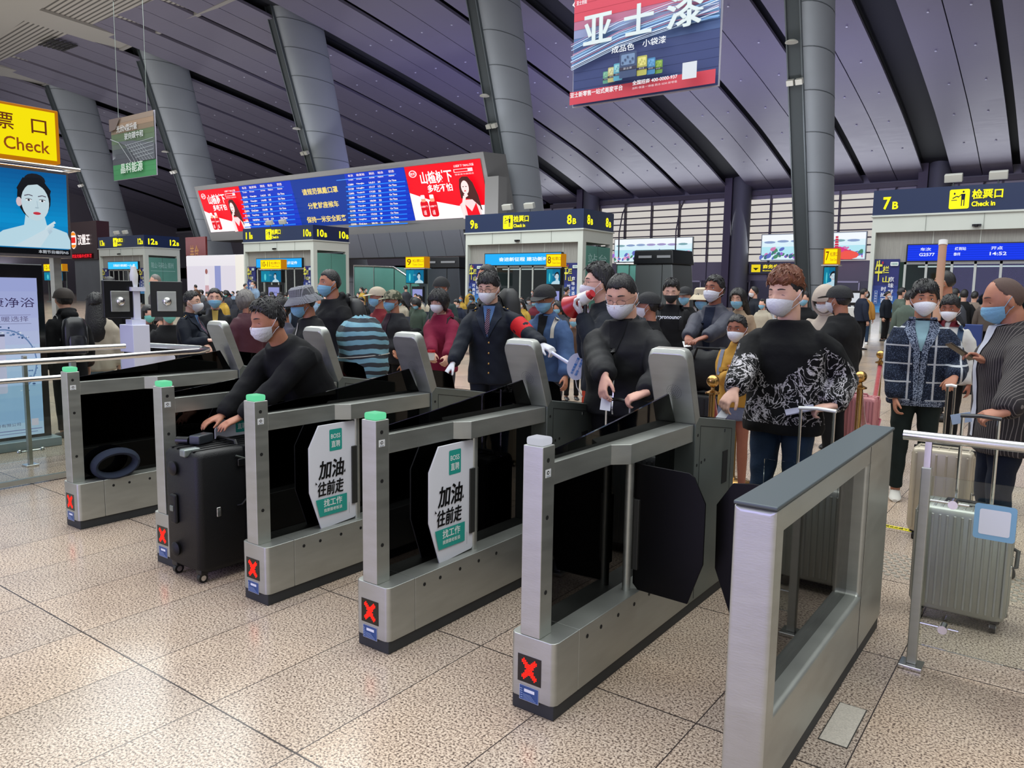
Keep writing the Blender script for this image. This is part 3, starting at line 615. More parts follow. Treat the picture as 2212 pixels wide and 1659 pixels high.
# ================================================================ kiosks
KW = mat('kiosk_white', '#c9cfc8', .45, var=.05, vscale=.8); KG = mat('kiosk_streaked', '#96958f', .5, var=.35, vscale=6, stretch=(6, 6, .25))
GREEN = glass('green_glass', (.30, .50, .45), 1.45, .06)
GPANE = mat('green_panel', '#5f958a', .18, var=.15, vscale=.6)
def kiosk(x, label, left, right, led, ledtxt, sidetxt=None, rows=None):
    g = thing('check_in_kiosk', (x, 34.8, 0), label, 'check-in kiosk')
    Wd, Dp = 7.95, 3.2
    MB().box(0, Wd, 0, Dp, 4.87, 5.87).obj('sign_band', mat('band_navy', '#16294f', .4), g)
    MB().box(-.05, Wd+.05, -.06, Dp+.05, 4.80, 4.87).obj('band_trim', KW, g)
    b = MB(); b.box(.02, Wd-.02, 0.02, Dp, 4.18, 4.80); b.obj('fascia', KW, g)
    b = MB()
    for q in (.25, .5, .75): b.box(Wd*q-.008, Wd*q+.008, -.0, .03, 4.2, 4.79)
    b.obj('fascia_joint', mat('joint_grey', '#8f958f', .6), g)
    MB().box(.02, .17, .02, .35, 0, 4.18).obj('corner_post', KW, g); MB().box(Wd-.32, Wd-.02, .02, .35, 0, 4.18).obj('corner_post', KW, g); MB().box(Wd-.32, Wd-.02, Dp-.3, Dp, 0, 4.18).obj('corner_post', KW, g); MB().box(.02, .17, Dp-.3, Dp, 0, 4.18).obj('corner_post', KW, g)
    MB().box(.17, Wd-.32, .30, .36, 2.98, 4.18).obj('upper_panel', KG, g); b = MB()
    for q in (.28, .5, .7, .86): b.box(.17+7.4*q, .2+7.4*q, .28, .30, 3.0, 4.18)
    b.obj('panel_joint', KW, g)
    MB().box(1.35, Wd-1.35, .12, .26, 2.98, 3.68).obj('led_frame', BLACK, g)
    c = Canvas((1.40, .115, 3.02), (1, 0, 0), (0, 0, 1), .006); c.lit = 1.25; LW = Wd-2.8
    c.rect(0, 0, LW, .62, led)
    if rows:
        for k in range(7): c.rect(0, .04+k*.088, LW, .02, '#0a2fc0')
        for q, (a, t) in enumerate(rows): xx = LW*(.09+q*.235); c.text(a, xx, .38, .38, .13, '#e6ecff', .02); c.text(t, xx-.03, .17, .11*len(t), .13, '#e6ecff', .02)
    else:
        for k in range(7): c.rect(0, .04+k*.088, LW, .012, '#2a90e8')
        c.text(ledtxt, LW*.2, .2, LW*.72, .22, '#f4fbff', .03)
    c.obj('led_display', g)
    # banners
    for bx, bw in ((.17, .95), (Wd-1.30, .95)):
        MB().box(bx, bx+bw, .2, .26, .9, 3.1).obj('banner_board', mat('banner_navy', '#232a6c', .5), g)
        c = Canvas((bx, .195, .9), (1, 0, 0), (0, 0, 1), .005); c.rough = .5
        for k in range(8): c.rect(.0, k*.14, bw, .14, ['#4f9ad0', '#4689c6', '#3f78bb', '#3868b0', '#3259a4', '#2d4b98', '#293f8c', '#263780'][k])
        c.text('牛', .05, 1.30, .28, .85, '#e6e04a', .02); c.text('栏', .34, 1.62, .24, .30, '#e6e04a', .02); c.text('山', .36, 1.24, .26, .26, '#e6e04a', .02)
        c.rrect(.62, 1.92, .30, .16, .03, '#dfe6e6'); c.text('中国铁路', .65, 1.96, .24, .08, '#2f8f80')
        c.rect(.30, 2.0, .06, .1, '#b3203a')
        for k, ch in enumerate('京味好酒'): c.text(ch, .60, 1.28-.26*k, .20, .20, '#e8ecf4', .01)
        for k, ch in enumerate('时尚百年'): c.text(ch, .34, .88-.24*k, .19, .19, '#e8ecf4', .01)
        c.rect(.10, .38, .12, .52, '#b9c6de'); c.rect(.11, .39, .10, .50, '#2f53a0'); c.text('京', .125, .76, .07, .07, '#e8ecf4'); c.text('味', .125, .65, .07, .07, '#e8ecf4'); c.text('时', .125, .54, .07, .07, '#e8ecf4'); c.text('尚', .125, .43, .07, .07, '#e8ecf4')
        c.obj('banner_print', g)
    b = MB()
    for q in (1.28, 2.05, 2.95, 3.75, 4.6, 5.55): b.box(q, q+.09, .22, .3, 0, 2.98)
    b.box(1.28, Wd-1.3, .22, .3, 2.88, 2.98); b.box(1.28, Wd-1.3, .22, .3, 0, .12)
    b.obj('door_frame', mat('frame_white', '#b9beb9', .4, .3), g)
    MB().box(1.3, Wd-1.32, .25, .26, .1, 2.9).obj('door_glass', GREY_GL, g)
    MB().box(.2, Wd-.3, Dp-.3, Dp-.2, 0, 4.1).obj('back_wall', mat('kiosk_inside', '#3c5550', .35, var=.4, vscale=.9), g)
    MB().box(.4, Wd-.5, 1.2, 1.8, 0, 1.1).obj('counter', mat('counter', '#6c7478', .4), g)
    b = MB(); b.box(1.6, 6.2, 1.5, 1.6, 2.80, 2.86); b.obj('ceiling_light', glow('#dff2ea', 1.6), g)
    MB().box(Wd-.04, Wd-.01, .35, Dp-.3, 0.05, 4.0).obj('side_glass', GPANE, g)
    MB().box(Wd-.045, Wd-.0, 1.55, 1.57, 0.05, 4.0).obj('side_joint', mat('joint_dark', '#3f5f58', .5), g)
    if sidetxt:
        c = Canvas((Wd-.005, .5, 2.6), (0, 1, 0), (0, 0, 1), .004); c.text(sidetxt, .05, .5, 2.0, .5, '#a9cfcd', .0); c.rect(0, .25, 2.2, .03, '#a9cfcd'); c.obj('glass_lettering', g)
    # lit lettering on the band
    def letters(c, t, x, small=True):
        n = len(t)-1; c.text(t[:-1], x, .22, .27*n+.02, .50, '#fff21e', .03); c.text(t[-1], x+.27*n+.08, .22, .22, .30, '#fff21e', .03)
    c = Canvas((0, -.012, 4.87), (1, 0, 0), (0, 0, 1), .006); c.lit = 1.5
    letters(c, left, .38); c.obj('lit_number', g)
    c = Canvas((0, -.012, 4.87), (1, 0, 0), (0, 0, 1), .006); c.lit = 1.5
    c.rrect(2.75, .12, .68, .74, .06, '#fff21e'); c.oval(2.92, .70, .035, .045, '#1c2038', n=8); c.line([(2.86, .52), (3.0, .60), (3.08, .56)], .04, '#1c2038'); c.line([(2.82, .45), (3.02, .45)], .03, '#1c2038')
    c.oval(3.22, .76, .035, .045, '#1c2038', n=8); c.poly([(3.15, .68), (3.29, .68), (3.28, .45), (3.16, .45)], '#1c2038'); c.line([(3.18, .45), (3.18, .22)], .035, '#1c2038'); c.line([(3.26, .45), (3.26, .22)], .035, '#1c2038'); c.line([(3.08, .58), (3.16, .66)], .03, '#1c2038')
    c.text('检票口', 3.52, .46, 1.0, .36, '#fff21e', .03); c.text('Check in', 3.52, .18, .78, .19, '#fff21e', .03)
    c.obj('lit_lettering', g)
    if right: c = Canvas((0, -.012, 4.87), (1, 0, 0), (0, 0, 1), .006); c.lit = 1.5; letters(c, right, Wd-1.0); c.obj('lit_number', g)
    if right:
        c = Canvas((Wd+.012, 0, 4.87), (0, 1, 0), (0, 0, 1), .006); c.lit = 1.5; letters(c, right, .35); c.obj('lit_number', g); c = Canvas((Wd+.012, 0, 4.87), (0, 1, 0), (0, 0, 1), .006); c.lit = 1.5; letters(c, right, 2.3); c.obj('lit_number', g)
    # uplighters on the roof and a camera under the fascia
    for q in (2.8, 4.3):
        l = MB().obox((q, .3, 6.22), .62, .25, .32, Matrix.Rotation(R(20), 3, 'X')).obj('roof_floodlight', mat('flood_white', '#c7c8c0', .4), g, bevel=.03); MB().tube([(q, .4, 5.87), (q, .36, 6.1)], .03, 6).obj('floodlight_bracket', STEEL_D, l)
    b = MB(); b.box(3.6, 3.9, -.1, .1, 4.30, 4.38); b.lathe([(.06, 0), (.07, .09)], 10, (3.75, -.16, 4.26)); b.obj('camera', BLACK, g)
    return g
kiosk(-7.2, 'large white check-in kiosk signed 7B at the right edge', '7B', '7B', '#1638e8', '', rows=[('车次', 'G2577'), ('终到站', '泰州'), ('开点', '14:52'), ('站台', '7')])
kiosk(-29.0, 'white check-in kiosk signed 9B and 8B behind the old man in the blue jacket', '9B', '8B', '#22aef2', '奋进新征程 建功新时代', '站台')  # side wording is painted in where the glass carries reflections
kiosk(-50.4, 'white check-in kiosk signed 11B and 10B below the departure screen', '11B', '10B', '#22a8f2', '实名制验证·请出示证件')
kiosk(-72.3, 'white check-in kiosk signed 13B and 12B at the far left', '13B', '12B', '#35c4f4', '文明出行·请勿拥挤·一人一票', '鞍山·马鞍山·郑州')
# ================================================================ ticket check stands
def woman(c, x, y, s, full=True):
    """generic advert portrait: dark tied hair, bare shoulders"""
    P = lambda pts, col: c.poly([(x+px*s, y+py*s) for px, py in pts], col)
    P([(-.62, -.45), (.66, -.45), (.64, -.32), (.45, -.20), (.16, -.10), (.13, .05), (-.13, .05), (-.16, -.12), (-.45, -.22), (-.60, -.34)], '#bfe0ee')
    c.oval(x, y+.30*s, .235*s, .33*s, '#15181f', n=22); c.oval(x+.02*s, y+.56*s, .15*s, .10*s, '#1b1e26', n=14); c.oval(x-.215*s, y+.22*s, .04*s, .07*s, '#d9c6cc', n=10)
    c.oval(x+.01*s, y+.23*s, .195*s, .275*s, '#c9dfe8', n=24); P([(-.20, .30), (-.10, .47), (.05, .50), (.20, .40), (.205, .30), (.24, .42), (.10, .60), (-.15, .58), (-.24, .42)], '#15181f')
    for sx in (-.085, .10):
        c.oval(x+sx*s, y+.255*s, .042*s, .016*s, '#f2f6fa', n=12); c.oval(x+sx*s, y+.255*s, .016*s, .016*s, '#23202a', n=10); c.line([(x+(sx-.045)*s, y+.268*s), (x+sx*s, y+.277*s), (x+(sx+.045)*s, y+.265*s)], .008*s, '#2a2430'); c.line([(x+(sx-.06)*s, y+.315*s), (x+(sx)*s, y+.335*s), (x+(sx+.055)*s, y+.32*s)], .014*s, '#5b5566')
    c.line([(x+.02*s, y+.25*s), (x+.03*s, y+.15*s)], .008*s, '#a9c4d2'); c.oval(x+.015*s, y+.145*s, .03*s, .01*s, '#a9c0cc', n=10)
    c.oval(x+.01*s, y+.062*s, .055*s, .022*s, '#d23a4a', n=14); c.line([(x-.04*s, y+.062*s), (x+.06*s, y+.062*s)], .004*s, '#8f2030')
    if full:
        for k in range(4): c.line([(x+(.06+.0*k)*s, y-(.28+.02*k)*s), (x+.15*s, y-(.13+.035*k)*s), (x+(.26-.02*k)*s, y-(.05+.045*k)*s)], .035*s, ['#d5e8f0', '#c9dfea', '#c0d8e6', '#b6d0e0'][k])
        P([(-.35, -.45), (-.10, -.30), (.12, -.16), (.16, -.24), (.02, -.45)], '#cfe4ee')
def stand(x, w, num, label, y=31, total=None):
    g = thing('ticket_check_stand', (x, y, 0), label, 'ticket check stand')
    MB().box(0, w, 0, .45, 2.74, 3.36).obj('lightbox', glow('#d98d14', .75), g, bevel=.02)
    c = Canvas((0.06, -.006, 2.78), (1, 0, 0), (0, 0, 1), .006); c.lit = 1.25; c.rect(0, 0, w-.08, .54, '#ffe400')
    c.text(num, .06*w, .12, w*(.22 if len(num) < 3 else .38), .34, '#7a3a10', .01); q = .36 if len(num) < 3 else .50
    c.text('检票口', w*q, .27, w*(.92-q), .16, '#a8521a', .005); c.text('Ticket Check', w*q, .10, w*(.90-q), .10, '#a8521a'); c.obj('lit_sign', g)
    MB().box(-.05, w+.05, -.05, .5, 2.70, 2.74).obj('shelf', CHROME, g)
    MB().box(0.02, w-.02, .02, .28, 1.9, 2.68).obj('screen_case', BLACK, g)
    c = Canvas((0.06, .012, 1.94), (1, 0, 0), (0, 0, 1), .006); c.lit = 1.0; c.xmax = w-.12; c.rect(0, 0, w-.12, .70, '#0b6f9a'); c.rect(0, 0, (w-.12)*.45, .70, '#0d86a8')
    c.oval(w*.2, .3, w*.05, .22, '#59d4dc', n=12); c.text('水光', w*.38, .38, w*.13, .1, '#9fd8ea'); woman(c, w*.70, .22, .52, False); c.obj('screen_picture', g)
    for q in (.04, w-.10): MB().box(q, q+.06, .3, .36, 0, 2.7).obj('post', STEEL_D, g)
    MB().box(w*.2, w*.8, .22, .34, .15, 1.75).obj('totem_case', BLACK, g); c = Canvas((w*.24, .21, .35), (1, 0, 0), (0, 0, 1), .006); c.lit = .8; c.rect(0, 0, w*.52, 1.25, '#a9aef0'); c.text('健康净浴', w*.08, .85, w*.34, .12, '#40406a'); c.obj('totem_poster', g)
    MB().box(0, w, .1, .5, 0, .12).obj('base', STEEL_D, g)
    return g
stand(-8.05, .52, '7', 'yellow lit ticket check stand numbered 7 by the tall column')
stand(-20.8, .88, '8', 'yellow lit ticket check stand numbered 8 in front of the 8B kiosk')
stand(-30.1, 1.42, '9', 'yellow lit ticket check stand numbered 9 left of the 9B kiosk')
stand(-43.1, 2.15, '10-11', 'yellow lit ticket check stand numbered 10-11 in front of the 10B kiosk')
stand(-74.5, 3.6, '12-13', 'yellow lit ticket check stand numbered 12-13 at far left')
# ================================================================ people
SKINS = dict(a=mat('skin_light', '#c79a86', .5, var=.08, vscale=30, spec=.3), b=mat('skin_tan', '#a8745c', .5, var=.1, vscale=30, spec=.3), c=mat('skin_brown', '#8a5745', .5, var=.1, vscale=30, spec=.3), p=mat('skin_pale', '#d2a894', .5, var=.08, vscale=30, spec=.3))
HAIR = mat('hair_black', '#121113', .42, var=.5, vscale=60, bump=.6, bscale=180, stretch=(1, 1, .15))
HAIR_BR = mat('hair_brown', '#6a3b24', .45, var=.45, vscale=60, bump=.6, bscale=180, stretch=(1, 1, .15))
HAIR_GR = mat('hair_grey', '#6f6c68', .5, var=.5, vscale=60, bump=.6, bscale=180, stretch=(1, 1, .15))
EYEW = mat('eye_white', '#c9c2bc', .25); EYED = mat('eye_dark', '#0e0a09', .15)
def cloth(name, col, rough=.85, var=.12, bump=.5, bscale=14, sheen=.0, vscale=9): return mat('cloth_'+name, col, rough, var=var, vscale=vscale, bump=bump, bscale=bscale, sheen=sheen, spec=.25)
_rm = bpy.data.objects.new('remesher', None)
def fuse(mb, vox, smooth=4, wr=0, seed=0, name='m', m=None):
    """weld overlapping solids into one continuous surface"""
    me = bpy.data.meshes.new('tmp'); me.from_pydata(mb.v, [], mb.f); me.update()
    o = bpy.data.objects.new('tmp', me); COL.objects.link(o)
    r = o.modifiers.new('r', 'REMESH'); r.mode = 'VOXEL'; r.voxel_size = vox; r.use_smooth_shade = True
    if smooth: s = o.modifiers.new('s', 'SMOOTH'); s.factor = .5; s.iterations = smooth
    dg = bpy.context.evaluated_depsgraph_get(); dg.update()
    out = bpy.data.meshes.new_from_object(o.evaluated_get(dg)); bpy.data.objects.remove(o); bpy.data.meshes.remove(me)
    out.name = name
    if wr:
        n = len(out.vertices); co = np.empty(n*3); out.vertices.foreach_get('co', co); co = co.reshape(-1, 3)
        no = np.empty(n*3); out.vertices.foreach_get('normal', no); no = no.reshape(-1, 3)
        x, y, z = co.T; ph = seed*1.7
        w = np.sin(z*46+5*np.sin(x*9+ph)+4*np.sin(y*11+ph*2))*.5+np.sin(z*27-x*31+3*np.sin(y*17+ph))*.4+np.sin((x+y)*38+z*19+2.5*np.sin(z*13+ph))*.35
        w = np.sign(w)*np.abs(w)**1.3; co = co+no*(w*wr)[:, None]; out.vertices.foreach_set('co', co.ravel()); out.update()
    out.materials.clear()
    if m: out.materials.append(m)
    out.polygons.foreach_set('use_smooth', [True]*len(out.polygons)); return out
def link(me, name, parent): o = bpy.data.objects.new(name, me); COL.objects.link(o); o.parent = parent; return o
def sst(a, b, x): t = np.clip((x-a)/(b-a), 0, 1); return t*t*(3-2*t)
def headpt(d, nose=True):
    """head surface for unit directions d (n,3): x right, y forward, z up, centre of the skull"""
    x, y, z = d.T; f = np.clip(y, 0, 1); dn = np.clip(-z, 0, 1)
    px = x*.0755; py = np.where(y > 0, y*.088, y*.098); pz = np.where(z > 0, z*.112, z*.118)
    px = px*(1-.36*dn**1.7); py = np.where(y > 0, py*(1+.04*dn), py*(1-.62*dn**1.2)); pz = pz-np.where(y < 0, dn*y*.03, 0)
    if nose:
        g = lambda cx, cz, sx, sz: np.exp(-((px-cx)/sx)**2-((pz-cz)/sz)**2)*f
        py = py+g(0, -.030, .013, .022)*.024+g(0, -.008, .010, .03)*.009+g(0, .030, .05, .014)*.005
        py = py-g(.031, .006, .018, .012)*.010-g(-.031, .006, .018, .012)*.010
        py = py+g(.045, -.028, .022, .02)*.003+g(-.045, -.028, .022, .02)*.003+g(0, -.066, .022, .006)*.006+g(0, -.100, .022, .014)*.006
    return np.stack([px, py, pz], 1)
def dirs(nu, nv, e0=-88, e1=88):
    el = np.radians(np.linspace(e0, e1, nv)); az = np.linspace(0, 2*np.pi, nu, endpoint=False)
    E_, A = np.meshgrid(el, az, indexing='ij'); return np.stack([(np.cos(E_)*np.sin(A)).ravel(), (np.cos(E_)*np.cos(A)).ravel(), np.sin(E_).ravel()], 1), np.degrees(E_).ravel(), ((np.degrees(A)+180) % 360-180).ravel()
def gridfaces(nu, nv): return [(k*nu+i, k*nu+(i+1) % nu, (k+1)*nu+(i+1) % nu, (k+1)*nu+i) for k in range(nv-1) for i in range(nu)]+[tuple(range(nu))[::-1], tuple(range((nv-1)*nu, nv*nu))]
HL = {'short': ((0, 40), (45, 36), (70, 12), (95, 0), (120, -28), (180, -38)), 'fringe': ((0, 27), (45, 24), (66, 12), (90, -2), (120, -28), (180, -38)), 'fade': ((0, 30), (45, 27), (66, 26), (90, 20), (120, 8), (180, -10)),
      'crop': ((0, 36), (45, 34), (68, 14), (95, -2), (120, -24), (180, -32)), 'balding': ((0, 66), (45, 58), (70, 24), (95, 0), (120, -24), (180, -34)),
      'long': ((0, 34), (40, 22), (62, -20), (90, -45), (120, -55), (180, -60)), 'bob': ((0, 13), (42, 10), (60, -20), (90, -45), (120, -55), (180, -58)),
      'tied': ((0, 40), (45, 32), (70, 14), (95, 0), (120, -26), (180, -40))}
TH = {'short': (.020, .009, .012), 'fade': (.032, .014, .014), 'fringe': (.024, .011, .014), 'crop': (.009, .004, .006), 'balding': (.0015, .002, .003), 'long': (.016, .020, .026), 'bob': (.022, .026, .026), 'tied': (.012, .008, .012)}
def hair_mesh(style, H, q, seed, k=1.0, lift=1.0):
    nu, nv = (64, 44) if q else (16, 11); d, el, az = dirs(nu, nv); a = np.abs(az); L = HL[style]
    line = np.interp(a, [p[0] for p in L], [p[1] for p in L]); line = line+2.0*np.sin(az*.13+seed)+1.5*np.sin(az*.47+seed*2)
    mk = sst(-4, 3, el-line); top, side, back = TH[style]
    th = side+(top-side)*sst(10, 60, el)+(back-side)*sst(90, 150, a)*(1-sst(10, 60, el)); th = th*(1+.12*np.sin(az*.09+el*.05+seed)+.10*np.sin(az*.29-el*.16+seed*3)+.10*np.sin(az*.61+el*.37+seed))*lift
    p = headpt(d, False); p = p+d*(np.where(mk > 0, (-.010)+(th+.010)*mk, -.010))[:, None]
    vs = [H @ Vector(v*k) for v in p]; mb = MB(); mb.add(vs, gridfaces(nu, nv))
    if q and style != 'crop' and style != 'balding':
        rt_ = random.Random(int(seed*10)+3); N_ = 210 if q == 2 else 70
        for _ in range(N_):
            i = rt_.randrange(len(d))
            if el[i] > 78 or mk[i] < .9 or (el[i] < 5 and a[i] > 70 and style in ('short', 'fringe', 'fade', 'tied') and rt_.random() < .7): continue
            dv = Vector(d[i]); comb = Vector((0, .9 if style != 'tied' else -.9, -.25 if a[i] < 100 else -.9)) if el[i] > 25 or style == 'tied' else Vector((0, .1, -1))
            comb = (comb+Vector((rt_.uniform(-.5, .5), rt_.uniform(-.25, .25), rt_.uniform(-.2, .2)))); tg = (comb-dv*comb.dot(dv)).normalized(); L_ = rt_.uniform(.022, .040)*(1.3 if style in ('bob', 'long') else 1); p0 = Vector(p[i])-dv*.003; r_ = rt_.uniform(.0035, .006)
            mb.tube([H @ (v*k) for v in (p0, p0+tg*L_*.5+dv*.004, p0+tg*L_+dv*rt_.uniform(-.004, .004))], [r_*k*H.to_scale().x, r_*.8*k*H.to_scale().x, .0006*k], 5, flat=.6, ref=tuple(tg.cross(dv)))
    if style in ('long',):
        mb.loft([[H @ Vector((w*math.cos(t)*k, (yy+dp*math.sin(t))*k, zz*k)) for t in [2*math.pi*i/20 for i in range(20)]] for w, dp, yy, zz in ((.05, .03, -.05, .08), (.092, .05, -.06, .0), (.10, .052, -.085, -.10), (.108, .05, -.125, -.20), (.105, .045, -.150, -.30), (.085, .035, -.155, -.39), (.04, .015, -.155, -.44))])
    return mb
def hand(mb, W, fw, up, side, s, curl, thumb=.5, n=8, spread=1.0):
    """wrist W, finger direction fw, back-of-hand direction up; side +1 right hand"""
    fw = fw.normalized(); up = (up-fw*up.dot(fw)).normalized(); sd = fw.cross(up)*side      # sd points to the little finger side or thumb side
    th = -sd
    def P(a, b, c): return W+fw*(a*s)+th*(b*s)+up*(c*s)
    rings = []
    for a, w, t in ((-.02, .026, .020), (.0, .027, .019), (.03, .036, .018), (.06, .042, .016), (.085, .041, .013), (.095, .036, .009)):
        rings.append([P(a, w*math.cos(q), t*math.sin(q)) for q in [2*math.pi*i/12 for i in range(12)]])
    mb.loft(rings)
    for k, (b, L) in enumerate(((.031, .070), (.0105, .078), (-.0105, .072), (-.031, .056))):
        ang = 0; p = Vector((.088, b, 0)); pts = [Vector((.070, b*.9, 0)), p.copy()]; c0 = R(curl*(1+.08*k))
        for j, fr in enumerate((.46, .30, .24)):
            ang += c0*(.55, .75, .5)[j]; p = p+Vector((math.cos(ang)*L*fr, b*.07*spread, -math.sin(ang)*L*fr)); pts.append(p.copy())
        mb.tube([P(*v) for v in pts], [r*s for r in (.0095, .0092, .0085, .0078, .0062)], n)
    a = R(35*thumb+10); pts = [Vector((.015, .018, -.004)), Vector((.040, .040, -.012)), Vector((.040+.036*math.cos(a), .043+.028*math.sin(a), -.018-.012*thumb)), Vector((.040+.066*math.cos(a), .043+.036*math.sin(a), -.026-.02*thumb))]
    mb.tube([P(*v) for v in pts], [r*s for r in (.015, .0125, .0105, .0075)], n)
PEOPLE = {}
def person(key, px, py, D, f=0, label='', q=2, skin='a', h=None, lean=0, hy=0, hp=0, hr=0, R_=None, L_=None, Rh=None, Lh=None, hair='short', hairm=None, hat=None, hatm=None, mask='surgical', maskm=None,
           top=None, bulk=.0, hem=.80, collar='crew', inner=None, pants=None, skirt=None, shoes=None, glasses=None, build=1.0, sit=False, step=0, curl=(35, 35), group=None, wr=.0045, vt=None, shoemat=None, gloves=None, lookdown=False, hairlift=1.0, thumb=.5):
    hc = at(px, py, D); c = (CAM-hc); c.z = 0; c.normalize(); rr = Vector((RT.x, RT.y, 0)).normalized(); rr = (rr-c*rr.dot(c)).normalized()
    Fd = c*math.cos(R(f))+rr*math.sin(R(f)); th = math.atan2(-Fd.x, Fd.y)
    pz = .47 if sit else .93; tr = Matrix.Rotation(R(-lean), 3, 'X'); tr2 = Matrix.Rotation(R(-lean*.75), 3, 'X')
    HR = Matrix.Rotation(R(hy), 3, 'Z') @ Matrix.Rotation(R(-hp), 3, 'X') @ Matrix.Rotation(R(hr), 3, 'Y')
    P0 = Vector((0, -.35*math.sin(R(lean)), pz)); NB = P0+tr @ Vector((0, 0, .505)); HJ = NB+tr2 @ Vector((0, .014, .055)); HC = HJ+HR @ Vector((0, .022, .100))
    s = hc.z/HC.z if h is None else h/1.72
    base = hc-Matrix.Rotation(th, 3, 'Z') @ (HC*s); base.z = 0 if h is None else hc.z-HC.z*s
    if h is not None and abs(base.z) < .06: base.z = 0
    RM = Matrix.Rotation(th, 4, 'Z'); inv = (Matrix.Translation(base) @ RM).inverted()
    S = lambda v: Vector(v)*s
    P0, NB, HJ, HC = S(P0), S(NB), S(HJ), S(HC); b = build; ta = tr
    nseg = 14 if q else 8
    # ---- arms
    A = {}
    for sd, tg, hd in ((1, R_, Rh), (-1, L_, Lh)):
        sh = NB+ta @ S((sd*.168*b, -.005, -.098)); u, fo = .285*s, .255*s
        if tg is None: w = sh+Vector((sd*.075, .05, -.525))*s
        else:
            w = Vector(tg) if not (isinstance(tg, tuple) and len(tg) == 4) else None
            w = (inv @ (at(*tg[:3]) if tg[3] == 0 else Vector(tg[:3]))) if w is None else sh+Vector(tg)*s if tg[2] < 0 and abs(tg[0]) < .8 and len(tg) == 3 else Vector(tg)
        dv = w-sh; L = min(dv.length, (u+fo)*.995); dv.normalize(); w = sh+dv*L
        ca = (u*u+L*L-fo*fo)/(2*u*L); hint = Vector((sd*.38, -.5, -.85)); hint = (hint-dv*hint.dot(dv)).normalized()
        el = sh+dv*(u*ca)+hint*(u*math.sqrt(max(0, 1-ca*ca)))
        fdir = (w-el).normalized(); hf, hu = (hd if hd else (None, None)); 
        hf = Vector(hf) if hf is not None else (fdir+Vector((0, 0, -.15))).normalized(); hu = Vector(hu) if hu is not None else Vector((sd*1.0, 0, .25)) if hf.z < -.6 else Vector((sd*.3, -.1, 1))
        A[sd] = (sh, el, w, hf, hu)
    hipz = P0+Vector((0, 0, -.03*s)); kn, an = {}, {}
    for sd in (1, -1):
        hp_ = P0+S((sd*.085*b, 0, -.02))
        if sit: kn[sd] = hp_+S((sd*.04, .42, -.0)); an[sd] = kn[sd]+S((0, .02, -.38))
        else:
            so = step*sd; kn[sd] = S((sd*.095, so*.5+.03+P0.y/s*.4, .49)); an[sd] = S((sd*.10, so-.01, .085))
        A['h', sd] = hp_
    g = None
    # ---- body (skin), one continuous mesh
    mb = MB(); n = nseg
    d, el_, az_ = dirs(*((44, 34) if q else (14, 10))); hpv = headpt(d)
    HS = 1.12; H4 = Matrix.Translation(HC) @ HR.to_4x4() @ Matrix.Scale(HS, 4); nu, nv = (44, 34) if q else (14, 10)
    mb.add([H4 @ Vector(v*s) for v in hpv], gridfaces(nu, nv))
    mb.tube([NB+ta @ S((0, -.01, -.06)), NB+S((0, .0, .0)), HJ+HR @ S((0, -.008, .01)), HJ+HR @ S((0, -.004, .06))], [.060*s*b, .058*s*b, .057*s*b, .054*s], n)
    for sd in (1, -1):
        M = H4 @ Matrix.Translation((sd*.076*s, -.006*s, -.010*s)) @ Matrix.Rotation(R(sd*-22), 4, 'Z') @ Matrix.Rotation(R(-8), 4, 'X')
        if q:
            mb.ball((0, 0, 0), 1, 1, 1, 10); nn = len(mb.v); k0 = nn-6*10
            for i in range(k0, nn): v = Vector(mb.v[i]); mb.v[i] = tuple(M @ Vector((v.x*.010*s, v.y*.019*s, v.z*.033*s)))
        sh, el, w, hf, hu = A[sd]
        dz_ = Vector((0, 0, -(.03+bulk*.9)*s)); mb.tube([sh+ta @ S((-sd*.06, 0, -.01))+dz_, sh+ta @ S((-sd*.012, 0, 0))+dz_, (sh+dz_*.5).lerp(el, .5), el, el.lerp(w, .4), w], [x*s for x in (.035, .036, .038, .036, .035, .026)], n)
        hand(mb, w, hf, hu, sd, s, curl[0 if sd > 0 else 1], n=8 if q else 4, thumb=thumb)
        hp_ = A['h', sd]; mb.tube([hp_+S((0, 0, .03)), hp_.lerp(kn[sd], .35), kn[sd], kn[sd].lerp(an[sd], .35), an[sd], an[sd]+S((0, 0, -.03))], [x*s for x in (.085, .075, .052, .052, .036, .036)], n)
    T = lambda x, y, z: P0+ta @ S((x*b, y, z))
    def tring(z, w, dp, cy=0, e=2.4):
        return [T(w*np.sign(math.cos(t))*abs(math.cos(t))**(2/e), cy+dp*np.sign(math.sin(t))*abs(math.sin(t))**(2/e), z) for t in [2*math.pi*i/(2*n) for i in range(2*n)]]
    mb.loft([tring(z, w, dp) for z, w, dp in ((-.08, .12, .08), (0, .14, .085), (.12, .125, .08), (.30, .135, .09), (.39, .125, .07), (.46, .07, .055), (.50, .05, .05))])
    vox = {2: .0058, 1: .009}.get(q)
    if q: me = fuse(mb, vox, 2, name='body')
    else: me = mb.mesh('body', smooth=True)
    me.materials.clear(); me.materials.append(SKINS[skin])
    g = bpy.data.objects.new('person', me); COL.objects.link(g); g.matrix_world = Matrix.Translation(base) @ RM; tag(g, label, 'person', group)
    # ---- top
    tm = top or cloth('black', '#15161a'); bu = bulk; cz = hem-.93   # hem height relative to pelvis
